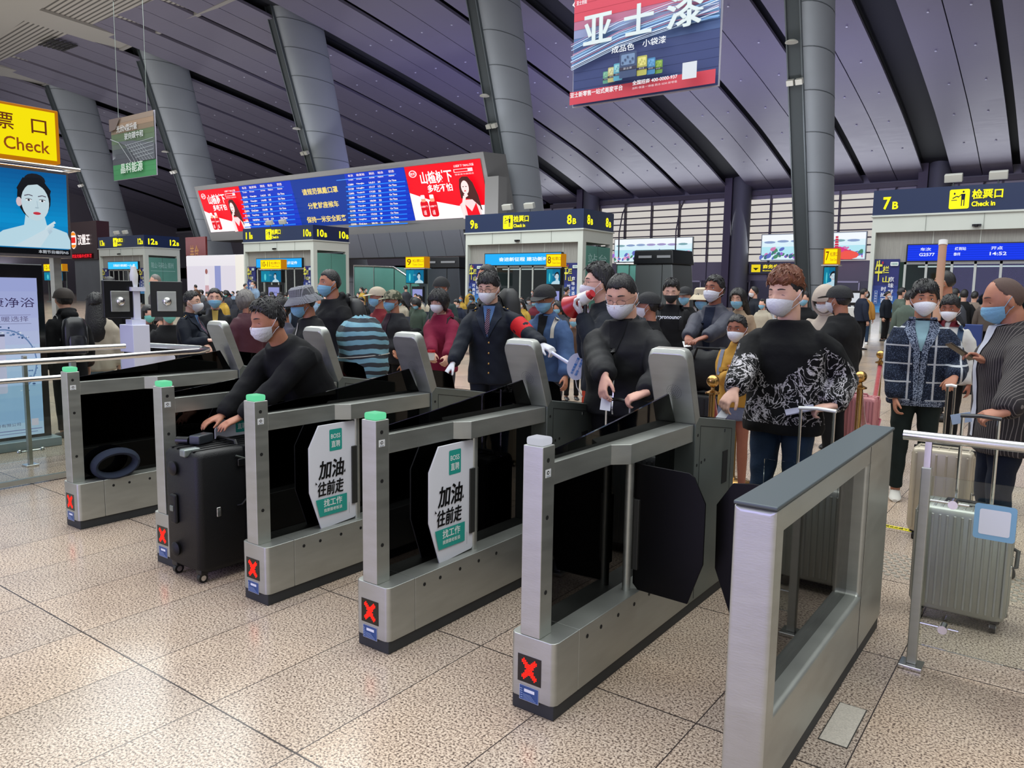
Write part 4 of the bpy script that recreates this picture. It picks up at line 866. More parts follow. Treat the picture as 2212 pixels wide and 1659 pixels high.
    def topmb(ex=0.0, cuff=True):
        m2 = MB(); B_ = bu+ex
        m2.loft([tring(z, w+B_, dp+B_, cy) for z, w, dp, cy in ((cz, .172, .122, 0), (cz+.03, .176, .126, 0), (.08, .160, .118, .0), (.22, .170, .125, .005), (.33, .180, .128, .0), (.375, .170, .116, -.004), (.41, .146, .100, -.010), (.440, .116, .090, -.010), (.470, .090, .078, -.006), (.495, .074, .070, -.002), (.508, .064, .062, .002))])
        for sd in (1, -1):
            sh, el, w, hf, hu = A[sd]; dn = ta @ S((-sd*.07, 0, -.03)); wv = (w-el).normalized()
            cf = (.042 if not cuff else .036)
            m2.tube([sh+dn-Vector((0, 0, B_*.9*s)), sh+ta @ S((-sd*(.004+B_*.35), 0, -B_*.8-.004)), sh.lerp(el, .35), sh.lerp(el, .8), el, el.lerp(w, .3), el.lerp(w, .75), w-wv*.035*s, w+wv*.004*s], [(x+B_*.75)*s for x in (.060, .062, .059, .055, .053, .051, .046, .044)]+[(cf+B_*.3)*s], n)
        return m2
    m2 = topmb()
    if collar == 'stand' or collar == 'suit' or collar == 'shirt':
        m2.loft([[NB+ta @ S((r*math.cos(t)*(1.02), -.002+r*.92*math.sin(t), z+(.014 if math.sin(t) < .2 else -.012))) for t in [2*math.pi*i/20 for i in range(20)]] for r, z in ((.088, -.05), (.080, -.01), (.074, .022))])
    if collar == 'hood':
        m2.tube([NB+ta @ S((r*math.cos(t), r*.9*math.sin(t)-.015, -.005+.035*(math.sin(t) < 0)-.02*math.sin(t))) for r in [.088] for t in [2*math.pi*i/14 for i in range(15)]], [.026*s]*15, 8)
        m2.ball(NB+ta @ S((0, -.115, -.015)), .10*s, .05*s, .065*s, 12)
    me = fuse(m2, .0095 if q == 2 else .014, 3, wr if q == 2 else wr*.7, px % 17, 'jacket') if q else m2.mesh('jacket', smooth=True)
    me.materials.clear(); me.materials.append(tm); jk = link(me, 'jacket', g)
    bvh = None
    # ---- lower half
    pm = pants or cloth('trousers', '#14171d')
    m3 = MB(); m3.loft([tring(z, w, dp) for z, w, dp in ((-.10, .14, .10), (-.03, .160, .112), (.05, .155, .108), (.10, .145, .10))])
    for sd in (1, -1):
        hp_ = A['h', sd]; k, a_ = kn[sd], an[sd]; x = (.098, .092, .066, .060, .050, .052)
        m3.tube([hp_+S((0, 0, .04)), hp_.lerp(k, .3), k, k.lerp(a_, .35), k.lerp(a_, .85), a_+S((0, 0, .0))], [v*s for v in x], n)
    if skirt:
        m4 = MB(); m4.loft([tring(z, w, dp) for z, w, dp in ((-.22, .19, .155), (-.10, .180, .14), (.05, .155, .115), (.10, .145, .11))]); me = fuse(m4, .012, 2, .003, 3, 'skirt') if q else m4.mesh('skirt'); me.materials.clear(); me.materials.append(skirt); link(me, 'skirt', g)
    else:
        me = fuse(m3, .011 if q == 2 else .016, 3, .004 if q == 2 else .002, px % 13, 'trousers') if q else m3.mesh('trousers', smooth=True); me.materials.clear(); me.materials.append(pm); link(me, 'trousers', g)
    sm = shoes or mat('shoe_black', '#16171a', .5)
    for sd in (1, -1):
        a_ = an[sd]; z0 = -a_.z; m5 = MB()
        rings = []
        for yy, w, hh in ((-.075, .028, .05), (-.06, .036, .075), (-.01, .040, .085), (.05, .042, .060), (.12, .046, .045), (.165, .038, .035), (.185, .02, .022)):
            rings.append([a_+S((w*math.cos(t), yy, 0))+Vector((0, 0, (-.085+max(0, hh/2+hh/2*math.sin(t)))*s)) for t in [2*math.pi*i/12 for i in range(12)]])
        m5.loft(rings); m5.obj('shoe', sm, g, smooth=True)
    # ---- hair
    hm = hairm or HAIR
    if hair: hair_mesh(hair, H4, q, px % 7, s, hairlift).obj('hair', hm, g, smooth=True)
    if hair == 'tied' or hair == 'bun':
        hb = MB(); hb.ball(H4 @ Vector((0, -.115*s, .0)), .042*s, .035*s, .04*s, 10); hb.obj('hair_bun', hm, g, smooth=True)
    # ---- face detail
    if q:
        fb = MB()
        for sx in (-.031, .031):
            e = headpt(np.array([Vector((sx/.0755, .90, .06)).normalized()]))[0]; ey = e[1]+.001
            if not lookdown:
                fb.use(EYEW).ball((0, 0, 0), 1, 1, 1, 10); 
                for i in range(len(fb.v)-60, len(fb.v)): v = fb.v[i]; fb.v[i] = tuple(H4 @ Vector(((sx+v[0]*.0135)*s, (ey-.002+v[1]*.005)*s, (.005+v[2]*.0055)*s)))
                fb.use(EYED).ball((0, 0, 0), 1, 1, 1, 10)
                for i in range(len(fb.v)-60, len(fb.v)): v = fb.v[i]; fb.v[i] = tuple(H4 @ Vector(((sx+v[0]*.0052)*s, (ey+.0005+v[1]*.0035)*s, (.0048+v[2]*.0055)*s)))
            fb.use(EYED).tube([H4 @ Vector(((sx+t*.0135)*s, (ey+.0025-.003*t*t)*s, (.0100-.005*t*t-(.007 if lookdown else 0))*s)) for t in (-1, -.5, 0, .5, 1)], [.0007*s, .0012*s, .0014*s, .0012*s, .0007*s], 6)
        fb.obj('eyes', None, g, smooth=True)
        for sx in (-1, 1):
            eb = MB(); pts = []
            for t in (0, .33, .66, 1): x = .016+.032*t; dd = Vector((sx*x/.0755, math.sqrt(max(.05, 1-(x/.0755)**2)), .24)).normalized(); p = headpt(np.array([dd]))[0]; pts.append(H4 @ Vector((p[0]*s, (p[1]+.0008)*s, (.0300+.003*math.sin(t*3.1)-.0022*t)*s)))
            eb.tube(pts, [(.0030*s, .0014*s), (.0038*s, .0016*s), (.0032*s, .0014*s), (.0012*s, .0008*s)], 6)
            eb.obj('eyebrow', hm if hairm is not HAIR_BR else HAIR, g, smooth=True)
    # ---- mask
    if mask:
        mm = maskm or mat('mask_white', '#d5d8e0', .7, bump=.3, bscale=90, spec=.2); nx, nz = (27, 13) if q else (9, 5); ou, inn = [], []
        for j in range(nz):
            v = j/(nz-1)
            for i in range(nx):
                u = -1+2*i/(nx-1); az = math.radians(74*u if mask != 'kn95' else 66*u)
                ztop = -.010-.020*abs(u)**1.5 if mask != 'surgical' else -.014-.012*abs(u)**1.2; zb = -.112+.030*abs(u)**2.2
                z = ztop+(zb-ztop)*v
                sz = max(-.96, min(.5, z/.118)); hz = math.sqrt(1-sz*sz); p = headpt(np.array([[hz*math.sin(az), hz*math.cos(az), sz]]), False)[0]
                cu = math.cos(az)**2
                if mask == 'kn95': o_ = .004+.034*cu**2*math.sin(math.pi*min(1, v*.85+.12))**.8+.010*cu*(1-v)
                elif mask == 'surgical': o_ = .005+.021*cu*math.sin(math.pi*min(1, v*.9+.08))**.7+.004*cu+.0016*math.sin(v*math.pi*7)*cu
                else: o_ = .004+.026*cu**1.3*math.sin(math.pi*min(1, v*.9+.1))**.9+.004*cu
                nrm = Vector((math.sin(az), math.cos(az), -.3*v)).normalized(); pp = Vector(p)+nrm*o_
                ou.append(H4 @ (pp*s)); inn.append(H4 @ ((pp-nrm*.003)*s))
        mk = MB(); N_ = nx*nz; fs = []
        for j in range(nz-1):
            for i in range(nx-1): a0 = j*nx+i; fs += [(a0, a0+1, a0+nx+1, a0+nx), (N_+a0, N_+a0+nx, N_+a0+nx+1, N_+a0+1)]
        edge = [i for i in range(nx)]+[j*nx+nx-1 for j in range(1, nz)]+[(nz-1)*nx+i for i in range(nx-2, -1, -1)]+[j*nx for j in range(nz-2, 0, -1)]
        for a0, b0 in zip(edge, edge[1:]+edge[:1]): fs.append((a0, N_+a0, N_+b0, b0))
        mk.add(ou+inn, fs); mo = mk.obj('face_mask', mm, g, smooth=True)
        if q:
            lp = MB()
            for sd, i in ((1, nx-1), (-1, 0)):
                t_, b_ = ou[nx*1+i], ou[nx*(nz-3)+i]
                for e_ in (t_, b_): lp.tube([e_, e_.lerp(H4 @ Vector((sd*.090*s, -.004*s, (.012 if e_ is t_ else -.028)*s)), .55)+(H4.to_3x3() @ Vector((sd*.004*s, 0, 0))), H4 @ Vector((sd*.088*s, -.012*s, (.016 if e_ is t_ else -.034)*s))], .0016*s, 6)
            lp.obj('ear_loop', mm, mo, smooth=True)
    # ---- hats
    if hat:
        hm2 = hatm or mat('cap_black', '#15161a', .8, bump=.3, bscale=80)
        d, el_, az_ = dirs(*((40, 16) if q else (14, 7)), e0=6, e1=88); nu, nv = (40, 16) if q else (14, 7)
        off = {'cap': .024, 'bucket': .024, 'beanie': .028, 'hood': .04}[hat]
        p = headpt(d, False)+d*off; 
        if hat in ('cap',): p[:, 2] = np.where(p[:, 2] > .085, .085+(p[:, 2]-.085)*.75, p[:, 2])+.004
        hb = MB()
        if hat == 'bucket':
            rings = []
            for r, z in ((.150, .000), (.150, .004), (.105, .055), (.098, .060), (.092, .118), (.070, .134), (.01, .138)): rings.append([H4 @ (Vector((r*math.cos(t)*.96, -.004+r*math.sin(t)*1.08, z))*s) for t in [2*math.pi*i/28 for i in range(28)]])
            hb.loft(rings)
        else: hb.add([H4 @ Vector(v*s) for v in p], gridfaces(nu, nv))
        ho = hb.obj('hat' if hat != 'hood' else 'hood', hm2, g, smooth=True)
        if hat == 'cap':
            br = MB(); outer, inn = [], []
            for t in np.linspace(-58, 58, 13 if q else 5): t = math.radians(t); inn.append((.094*math.sin(t), .105*math.cos(t))); outer.append((.094*math.sin(t)*1.02, .105*math.cos(t)+.085*math.cos(t*1.35)**.8))
            pts = inn+outer[::-1]; zf = lambda x, y: .036-.9*x*x-.12*max(0, y-.10)*2.2
            n_ = len(pts); vs = [H4 @ (Vector((x, y, zf(x, y)+dz))*s) for dz in (.002, -.002) for x, y in pts]; m_ = len(inn); fs = []
            for i in range(m_-1): fs += [(i, i+1, n_-2-i, n_-1-i), (n_+i, n_+n_-1-i, n_+n_-2-i, n_+i+1)]
            for i in range(n_): fs.append((i, n_+i, n_+(i+1) % n_, (i+1) % n_))
            br.add(vs, fs); br.obj('brim', hm2, ho, smooth=True)
        if hat == 'hood':
            hb = MB(); hb.tube([H4 @ (Vector((.105*math.cos(t), .035, .125*math.sin(t)-.01))*s) for t in [math.pi*2*i/20 for i in range(21)]], .014*s, 8); hb.ball(H4 @ Vector((0, -.04*s, -.03*s)), .112*s, .10*s, .14*s, 14); hb.obj('hood_rim', hm2, ho, smooth=True)
    if glasses:
        gb = MB(); y_ = .100
        for sx in (-1, 1):
            cx = sx*.033; gb.tube([H4 @ (Vector((cx+.024*math.cos(t)*1.0, y_-.006*abs(math.cos(t)) - (.004 if sx*math.cos(t) > .5 else 0), .000+.0165*math.sin(t)))*s) for t in [2*math.pi*i/16 for i in range(17)]], glasses*s, 6)
            gb.tube([H4 @ (Vector((sx*.056, y_-.012, .006))*s), H4 @ (Vector((sx*.078, .03, .008))*s), H4 @ (Vector((sx*.082, -.015, .006))*s)], glasses*.8*s, 6)
        gb.tube([H4 @ (Vector((t*.010, y_+.004-.002*t*t, .005))*s) for t in (-1, 0, 1)], glasses*s, 6); gb.obj('glasses', BLACK if glasses > .0012 else mat('wire', '#5a5450', .3, .8), g, smooth=True)
    if gloves:
        gb = MB()
        for sd in (1, -1):
            sh, el, w, hf, hu = A[sd]; hand(gb, w, hf, hu, sd, s*1.07, curl[0 if sd > 0 else 1], n=8, thumb=thumb)
        me = fuse(gb, .006, 2, name='gloves') if q else gb.mesh('gloves'); me.materials.clear(); me.materials.append(gloves); link(me, 'gloves', g)
    PP = dict(o=g, jk=jk, s=s, T=T, ta=ta, A=A, HC=HC, H4=H4, inv=inv, M=Matrix.Translation(base) @ RM, P0=P0, NB=NB, q=q, bvh=None, topmb=topmb)
    PEOPLE[key] = PP; return PP
def grip(key, side, f=.10, u=-.025, t=0):
    """world point in the curled hand of a person"""
    P = PEOPLE[key]; _, _, w, hf, hu = P['A'][side]; hf = hf.normalized(); hu = (hu-hf*hu.dot(hf)).normalized(); return P['M'] @ (w+hf*f+hu*u+hf.cross(hu)*t)
def ribbon(P, name, m, rows, side=1, off=.004, step=.02, parent=None, mesh=None):
    """cloth detail lying on the jacket: rows of (z, x_left, x_right) in the chest frame, pressed onto the surface"""
    if P['bvh'] is None: me = P['jk'].data; P['bvh'] = BVHTree.FromPolygons([v.co.copy() for v in me.vertices], [tuple(p.vertices) for p in me.polygons])
    s = P['s']; zs_ = [r[0] for r in rows]; L = abs(zs_[-1]-zs_[0])+max(abs(b[1]-a[1]) for a, b in zip(rows, rows[1:])) if len(rows) > 1 else 0
    nz = max(2, int(L/step)+1); ts = np.linspace(0, 1, nz); cum = np.linspace(0, 1, len(rows)); xl = np.interp(ts, cum, [r[1] for r in rows]); xr = np.interp(ts, cum, [r[2] for r in rows]); zz = np.interp(ts, cum, zs_)
    nx = max(2, int(max(abs(xr-xl))/step)+2); vs = []; fw = P['ta'] @ Vector((0, side, 0))
    for a in range(nz):
        for i in range(nx):
            x = xl[a]+(xr[a]-xl[a])*i/(nx-1); p = P['P0']+P['ta'] @ (Vector((x, side*.228, zz[a]-.93))*s)
            hit, nrm, _, _ = P['bvh'].ray_cast(p, -fw)
            if hit is None: hit = P['P0']+P['ta'] @ (Vector((x, side*.1, zz[a]-.93))*s); nrm = fw
            vs.append(hit+nrm*off*.5+fw*off)
    fs = [(a*nx+i, a*nx+i+1, (a+1)*nx+i+1, (a+1)*nx+i) for a in range(nz-1) for i in range(nx-1)]
    return MB().add(vs, fs).obj(name, m, parent or P['jk'], smooth=True, recalc=False)
def strap(P, name, m, pts, w=.022, side=1): 
    return ribbon(P, name, m, [(z, x-w, x+w) for x, z in pts], side)
def chest_text(P, t, x, z, w, h, col):
    v, f = glyphs(t, .02); 
    if P['bvh'] is None: me = P['jk'].data; P['bvh'] = BVHTree.FromPolygons([q.co.copy() for q in me.vertices], [tuple(p.vertices) for p in me.polygons])
    xs = [a for a, _ in v]; ys = [b for _, b in v]; sx = w/(max(xs)-min(xs)); sy = h/(max(ys)-min(ys)); s = P['s']; fw = P['ta'] @ Vector((0, 1, 0)); out = []
    for a, b in v:
        p = P['P0']+P['ta'] @ (Vector((x-(a-min(xs))*sx, .6, z-.93+(b-min(ys))*sy))*s); hit, nrm, _, _ = P['bvh'].ray_cast(p, -fw); hit = hit or p-fw*.4; out.append(hit+fw*.006)
    MB().add(out, f).obj('printed_word', paint(col), P['jk'], recalc=False)
def backpack(P, m, label='', big=1.0, one=None):
    s = P['s']; b = MB(); c = P['P0']+P['ta'] @ Vector((0, -.215*s*1.0, .26*s)); M = P['M'].to_3x3() @ P['ta']
    root = thing('backpack', (0, 0, 0), label, 'backpack'); cw = P['M'] @ c
    rings = []
    for z, w, d_ in ((-.23, .10, .06), (-.21, .135, .085), (-.05, .145, .095), (.10, .140, .085), (.19, .115, .06), (.225, .06, .03)):
        rings.append([cw+M @ (Vector((w*big*np.sign(math.cos(t))*abs(math.cos(t))**.6, d_*big*np.sign(math.sin(t))*abs(math.sin(t))**.7, z*big))*s) for t in [2*math.pi*i/24 for i in range(24)]])
    MB().loft(rings).obj('pack', m, root, smooth=True)
    rings = [[cw+M @ (Vector((w*big*math.cos(t), -.085*big+d_*math.sin(t), z*big))*s) for t in [2*math.pi*i/16 for i in range(16)]] for z, w, d_ in ((-.18, .06, .02), (-.16, .10, .045), (-.05, .105, .05), (.0, .09, .03), (.01, .03, .01))]
    MB().loft(rings).obj('front_pocket', m, root, smooth=True)
    for sx in ((-1, 1) if one is None else (one,)):
        b = MB(); pts = []
        for t in np.linspace(0, 1, 9):
            a = math.pi*t; pts.append(P['M'] @ (P['P0']+P['ta'] @ (Vector((sx*(.105-.01*t), -.125*math.cos(a)*1.0, .20+.30*math.sin(a)**.7-.03*t))*s)))
        b.tube(pts, [(.020*s, .006*s)]*9, 8, ref=P['M'].to_3x3() @ Vector((1, 0, 0))); b.obj('shoulder_strap', m, root, smooth=True)
    return root
# ================================================================ clothing materials
NAVY = cloth('navy_uniform', '#0c131f', .75, .06, .25, 25); SHIRT_B = cloth('blue_shirt', '#54749f', .8, .05, .3)
CB = cloth('black', '#0d0e11'); CB2 = cloth('soft_black', '#121316', .7, .15, .6, 10); CG = cloth('charcoal', '#33353c', .8); DENIM = cloth('denim', '#22344a', .85, .25, .3, 60); JACKET_G = cloth('slate_jacket', '#3a3c47', .6, .1, .5, 12)
MB_ = mat('mask_blue', '#79aecb', .7, bump=.25, bscale=90); MW = mat('mask_white', '#d5d8e0', .7, bump=.3, bscale=90, spec=.2); MK = mat('mask_black', '#111214', .8); MC = mat('mask_cyan', '#6fc0b8', .7)
GOLD = mat('brass', '#b58f55', .22, .95); GLOVE = mat('glove_white', '#c9cbd0', .8, bump=.3, bscale=60); SKR = cloth('denim_skirt', '#5d6377', .85, .2, .3, 60)
def pattern(name, build, rough=.85):
    m, nt, b = nodes_of(name); MATS[name] = m; N = nt.nodes.new; L = nt.links.new; tc = N('ShaderNodeTexCoord'); sp = N('ShaderNodeSeparateXYZ'); L(tc.outputs['Object'], sp.inputs[0])
    def M(op, a, c=None, d=None):
        n = N('ShaderNodeMath'); n.operation = op
        for i, q in enumerate((a, c, d)):
            if q is None: continue
            if isinstance(q, (int, float)): n.inputs[i].default_value = q
            else: L(q, n.inputs[i])
        return n.outputs[0]
    def NO(scale, det=4, dist=0):
        n = N('ShaderNodeTexNoise'); n.inputs['Scale'].default_value = scale; n.inputs['Detail'].default_value = det; n.inputs['Distortion'].default_value = dist; L(tc.outputs['Object'], n.inputs['Vector']); return n.outputs['Fac']
    def mix(f, a, c):
        x = N('ShaderNodeMix'); x.data_type = 'RGBA'; L(f, x.inputs[0])
        for i, q in ((6, a), (7, c)):
            if isinstance(q, str): x.inputs[i].default_value = lin(q)
            else: L(q, x.inputs[i])
        return x.outputs[2]
    c = build(sp.outputs[0], sp.outputs[1], sp.outputs[2], M, NO, mix); L(c, b.inputs['Base Color']); b.inputs['Roughness'].default_value = rough; b.inputs['Specular IOR Level'].default_value = .25
    bp = N('ShaderNodeBump'); bp.inputs['Strength'].default_value = .35; bp.inputs['Distance'].default_value = .01; L(NO(22), bp.inputs['Height']); L(bp.outputs[0], b.inputs['Normal']); return m
def b_marble(x, y, z, M, NO, mix):
    veins = M('LESS_THAN', M('ABSOLUTE', M('SUBTRACT', NO(9, 6, 3.2), .5)), .022); patch = M('GREATER_THAN', NO(4.2, 5, 2.0), .57); streak = M('LESS_THAN', M('ABSOLUTE', M('SUBTRACT', NO(17, 5, 2.5), .5)), .05)
    wh = M('MAXIMUM', M('MULTIPLY', veins, 1), M('MULTIPLY', patch, streak)); edge = M('ADD', 1.10, M('MULTIPLY', M('SUBTRACT', NO(4, 2), .5), .7))
    low = M('MULTIPLY', M('LESS_THAN', M('ADD', z, M('MULTIPLY', M('ABSOLUTE', x), -.42)), edge), M('GREATER_THAN', z, .845)); return mix(M('MULTIPLY', wh, low), '#08090b', '#b3b0b3')
MARBLE = pattern('marbled_sweatshirt', b_marble)
def b_plaid(x, y, z, M, NO, mix):
    g = lambda v, per, off: M('LESS_THAN', M('FRACT', M('ADD', M('DIVIDE', v, per), off)), .085)
    ln = M('MAXIMUM', g(x, .17, .62), g(z, .135, .2)); mid = M('GREATER_THAN', M('ABSOLUTE', x), .05); base = mix(M('GREATER_THAN', NO(140, 2), .58), '#151d2d', '#414c63'); return mix(M('MULTIPLY', ln, mid), base, '#a9adb2')
PLAID = pattern('window_plaid_knit', b_plaid, .95)
def b_marl(x, y, z, M, NO, mix): return mix(M('GREATER_THAN', NO(120, 2), .5), '#232d40', '#7d889b')
MARL = pattern('marled_knit', b_marl, .95)
def b_pin(x, y, z, M, NO, mix): return mix(M('LESS_THAN', M('FRACT', M('MULTIPLY', M('ADD', x, M('MULTIPLY', y, .6)), 62)), .16), '#2b2829', '#706a66')
PIN = pattern('pinstripe_jacket', b_pin)
def b_check(x, y, z, M, NO, mix): return mix(M('MAXIMUM', M('LESS_THAN', M('FRACT', M('MULTIPLY', x, 120)), .3), M('LESS_THAN', M('FRACT', M('MULTIPLY', z, 120)), .3)), '#34363c', '#8d8f96')
CHECK = pattern('grey_check', b_check)
def b_camo(x, y, z, M, NO, mix): return mix(M('GREATER_THAN', NO(26, 2), .5), '#3f4436', '#7d7a66')
CAMO = pattern('camouflage', b_camo)
def b_band(x, y, z, M, NO, mix): return mix(M('LESS_THAN', M('FRACT', M('ADD', M('MULTIPLY', z, 13.5), M('MULTIPLY', NO(5, 2), .8))), .5), '#34383d', '#6d97a6')
BANDS = pattern('striped_cloth', b_band)
def b_tie(x, y, z, M, NO, mix): return mix(M('LESS_THAN', M('FRACT', M('MULTIPLY', M('ADD', x, z), 55)), .35), '#2a2238', '#8a6a72')
TIE = pattern('striped_tie', b_tie)
# ================================================================ travellers at the gates
def uniform(P):
    ribbon(P, 'shirt_front', SHIRT_B, [(1.43, -.055, .055), (1.36, -.038, .038), (1.24, -.012, .012), (1.17, -.003, .003)], off=.003)
    ribbon(P, 'tie', TIE, [(1.405, -.016, .016), (1.38, -.013, .013), (1.26, -.022, .022), (1.19, -.006, .006)], off=.009)
    lp = cloth('navy_lapel', '#101a2a', .7)
    for s in (-1, 1): ribbon(P, 'lapel', lp, [(1.44, s*.055, s*.085), (1.34, s*.038, s*.115), (1.30, s*.030, s*.085), (1.16, s*.002, s*.012)], off=.008)
    b = MB()
    for z in (1.12, 1.03, .94, .86):
        p = P['P0']+P['ta'] @ (Vector((-.012, .6, z-.93))*P['s']); hit, *_ = P['bvh'].ray_cast(p, -(P['ta'] @ Vector((0, 1, 0))))
        if hit: MB().ball(hit, .009, .005, .009, 8).obj('gold_button', GOLD, P['jk'], smooth=True)
    for s in (-1, 1):
        sh = P['A'][s][0]; top = sh+P['ta'] @ (Vector((-s*.045, .0, .066))*P['s']); MB().obox(top, .10, .05, .012, (P['ta'] @ Matrix.Rotation(R(s*24), 3, 'Y'))).obj('epaulette', cloth('navy_lapel', '#101a2a', .7), P['jk'], bevel=.004)
        for k in (-.02, .012): MB().ball(top+Vector((k, 0, .010-s*k*.4)), .009, .009, .006, 8).obj('gold_star', GOLD, P['jk'], smooth=True)
P = person('sweatshirt', 1697, 634, 4.25, f=-20, label='person with reddish brown hair in black sweatshirt with marbled lower half, tapping a card', skin='p', hair='fade', hairm=HAIR_BR, mask='kn95', hp=8, hy=-14, lookdown=True, hairlift=1.0,
    R_=(1575, 872, 3.98, 0), Rh=((.35, .55, -.75), (.2, .75, .6)), L_=(1800, 876, 4.10, 0), Lh=((.85, .35, -.25), (0, .3, 1)), curl=(55, 75), bulk=.035, hem=.80, top=MARBLE, pants=DENIM, build=1.08)
hair_mesh('crop', PEOPLE['sweatshirt']['H4'], 2, 2, PEOPLE['sweatshirt']['s'], 1.0).obj('hair_sides', HAIR, PEOPLE['sweatshirt']['o'], smooth=True)
P = person('bomber', 1343, 640, 4.32, f=-24, label='person with cropped hair and thin glasses in black bomber jacket, looking down at their hands', skin='a', hair='crop', mask='fabric', glasses=.0011, hp=20, hy=2, lookdown=True, R_=(1312, 838, 3.93, 0), Rh=((-.1, .45, -.85), (.5, .6, .4)), L_=(1395, 848, 3.93, 0), Lh=((.8, .4, -.35), (0, .4, 1)), curl=(45, 70), bulk=.035, top=CB2, collar='stand', pants=CB, build=1.16, hem=.88)
ribbon(P, 'undershirt', cloth('undershirt', '#0e0f12'), [(1.45, -.06, .06), (1.36, -.045, .045), (1.26, -.02, .01)], off=.004)
strap(P, 'zip', CHROME, [(-.01, 1.28), (-.015, 1.15), (-.005, 1.0), (-.01, .90)], .004); strap(P, 'zip_slider', CHROME, [(-.013, 1.17), (-.013, 1.12)], .010)
P = person('pusher', 578, 692, 4.42, f=-55, label='person in black long-sleeved top bending forward to push the big black suitcase', skin='b', hair='short', mask='surgical', lean=33, hp=14, hy=-6, R_=(-3.87, 2.46, .775, 1), Rh=((.2, .9, -.3), (0, .2, 1)), L_=(-3.745, 2.47, .775, 1), Lh=((.25, .9, -.35), (-.1, .3, 1)), curl=(22, 22), bulk=.028, top=CB, pants=CB, lookdown=True, build=1.06)
P = person('officer', 1056, 622, 6.55, f=-12, label='uniformed railway officer in glasses with outstretched arms, red armband on one sleeve', skin='p', hair='fringe', mask='kn95', glasses=.0018, hp=14, hy=-12, lookdown=True, R_=(975, 793, 6.35, 0), Rh=((.4, .5, -.7), (.5, .2, .7)), L_=(1195, 765, 6.1, 0), Lh=((-.8, .5, -.3), (0, .2, 1)), curl=(40, 65), bulk=.022, top=NAVY, collar='suit', pants=NAVY, gloves=GLOVE, hem=.76, q=2, step=.05)
uniform(P)
sh, el, w, _, _ = P['A'][-1]; b = MB(); ax = (w-el).normalized(); b.tube([sh.lerp(el, .45), sh.lerp(el, .75), el], [.077, .075, .069], 20); b.obj('red_armband', cloth('armband', '#b5161c', .7), P['jk'], smooth=True)
P = person('elder', 1177, 646, 6.9, f=-22, label='elderly person in black cap and faded blue work jacket, pale blue mask', skin='b', hair='crop', hairm=HAIR_GR, hat='cap', maskm=MB_, hp=10, hy=-8, bulk=.035, top=cloth('work_blue', '#3b5277', .85, .2), collar='shirt', pants=CG, L_=(1222, 815, 6.7, 0), R_=(1140, 800, 6.6, 0))
ribbon(P, 'dark_lining', CB, [(1.44, -.05, .05), (1.30, -.035, .035), (1.10, -.02, .02), (.95, -.012, .012)], off=.004); strap(P, 'white_strap', cloth('strap_white', '#b9b6ad'), [(-.12, 1.42), (-.11, 1.3), (-.115, 1.12)], .016)
for s in (-1, 1): ribbon(P, 'chest_pocket', cloth('work_blue_d', '#33496c'), [(1.22, s*.07, s*.15), (1.10, s*.07, s*.15)], off=.006)
P = person('megaphone', 1293, 612, 5.75, f=-82, label='uniformed person in clear glasses speaking into a red and white megaphone', skin='p', hair='short', mask='kn95', glasses=.0014, hy=4, top=NAVY, collar='suit', pants=NAVY, bulk=.02, R_=(1262, 690, 5.9, 0), L_=(1258, 680, 5.55, 0), Lh=((-.1, .6, .7), (0, 1, -.2)), gloves=GLOVE, hairlift=1.5, curl=(60, 70))
P = person('maroon', 948, 651, 7.7, f=-28, label='person with short black hair in maroon hooded jacket holding a red-lidded cup', skin='a', hair='bob', mask='fabric', hp=12, hy=-6, top=cloth('maroon', '#6e1230', .85, .15), collar='hood', pants=CG, R_=(935, 782, 7.35, 0), L_=(965, 776, 7.35, 0), curl=(60, 60), build=.9, bulk=.03, q=1)
backpack(P, CB2, 'black backpack worn by the person in the maroon hooded jacket')
P = person('camo', 848, 650, 8.7, f=-55, label='person in camouflage cap and dark open jacket over a plum shirt', skin='b', hair='crop', hat='cap', hatm=CAMO, maskm=MB_, q=1, top=cloth('dark_jacket', '#1f2024'), pants=CB, bulk=.035, R_=(860, 800, 8.4, 0))
ribbon(P, 'shirt_front', cloth('plum', '#2c1a26'), [(1.43, -.05, .05), (1.2, -.05, .06), (.9, -.03, .05)])
P = person('beigecap', 815, 642, 9.4, f=-60, label='person in beige baseball cap behind the one in the camouflage cap', skin='b', hair='crop', hat='cap', hatm=cloth('beige_cap', '#a89d8b'), maskm=MB_, q=1, top=cloth('red_brown', '#6b2026'), pants=CB)
P = person('bucket', 655, 654, 6.35, f=-68, label='person in grey checked bucket hat and dark jacket with a pale shoulder cord', skin='b', hair='crop', hat='bucket', hatm=CHECK, maskm=MB_, hp=12, hy=-6, top=CB2, collar='stand', pants=CB, bulk=.03)
strap(P, 'pale_cord', cloth('cord', '#a9a79f'), [(.02, 1.40), (-.05, 1.25), (-.13, 1.05)], .008)
P = person('backpacker', 712, 612, 7.45, f=-62, label='tall person with crew cut, black hooded top and backpack, blue mask', skin='b', hair='crop', maskm=MB_, top=CB, collar='hood', pants=CB, bulk=.035, build=1.06)
backpack(P, mat('pack_black', '#17181b', .6, var=.2), 'black backpack with small silver cross on the back of the tall crew-cut person', 1.15)
P = person('greyjacket', 1543, 626, 7.5, f=-26, label='person in slate grey zip jacket resting both arms on a big black bag', skin='c', hair='short', mask='surgical', hy=-8, hp=-6, top=JACKET_G, collar='stand', pants=CG, bulk=.03, R_=(1478, 742, 7.1, 0), L_=(1512, 738, 7.0, 0), Rh=((-.5, .7, -.3), (0, .2, 1)), Lh=((.6, .7, -.3), (0, .2, 1)), curl=(25, 25))
ribbon(P, 'dark_shirt', cloth('dark_navy', '#10182b'), [(1.44, -.05, .05), (1.25, -.045, .045), (1.0, -.03, .03), (.9, -.01, .01)])
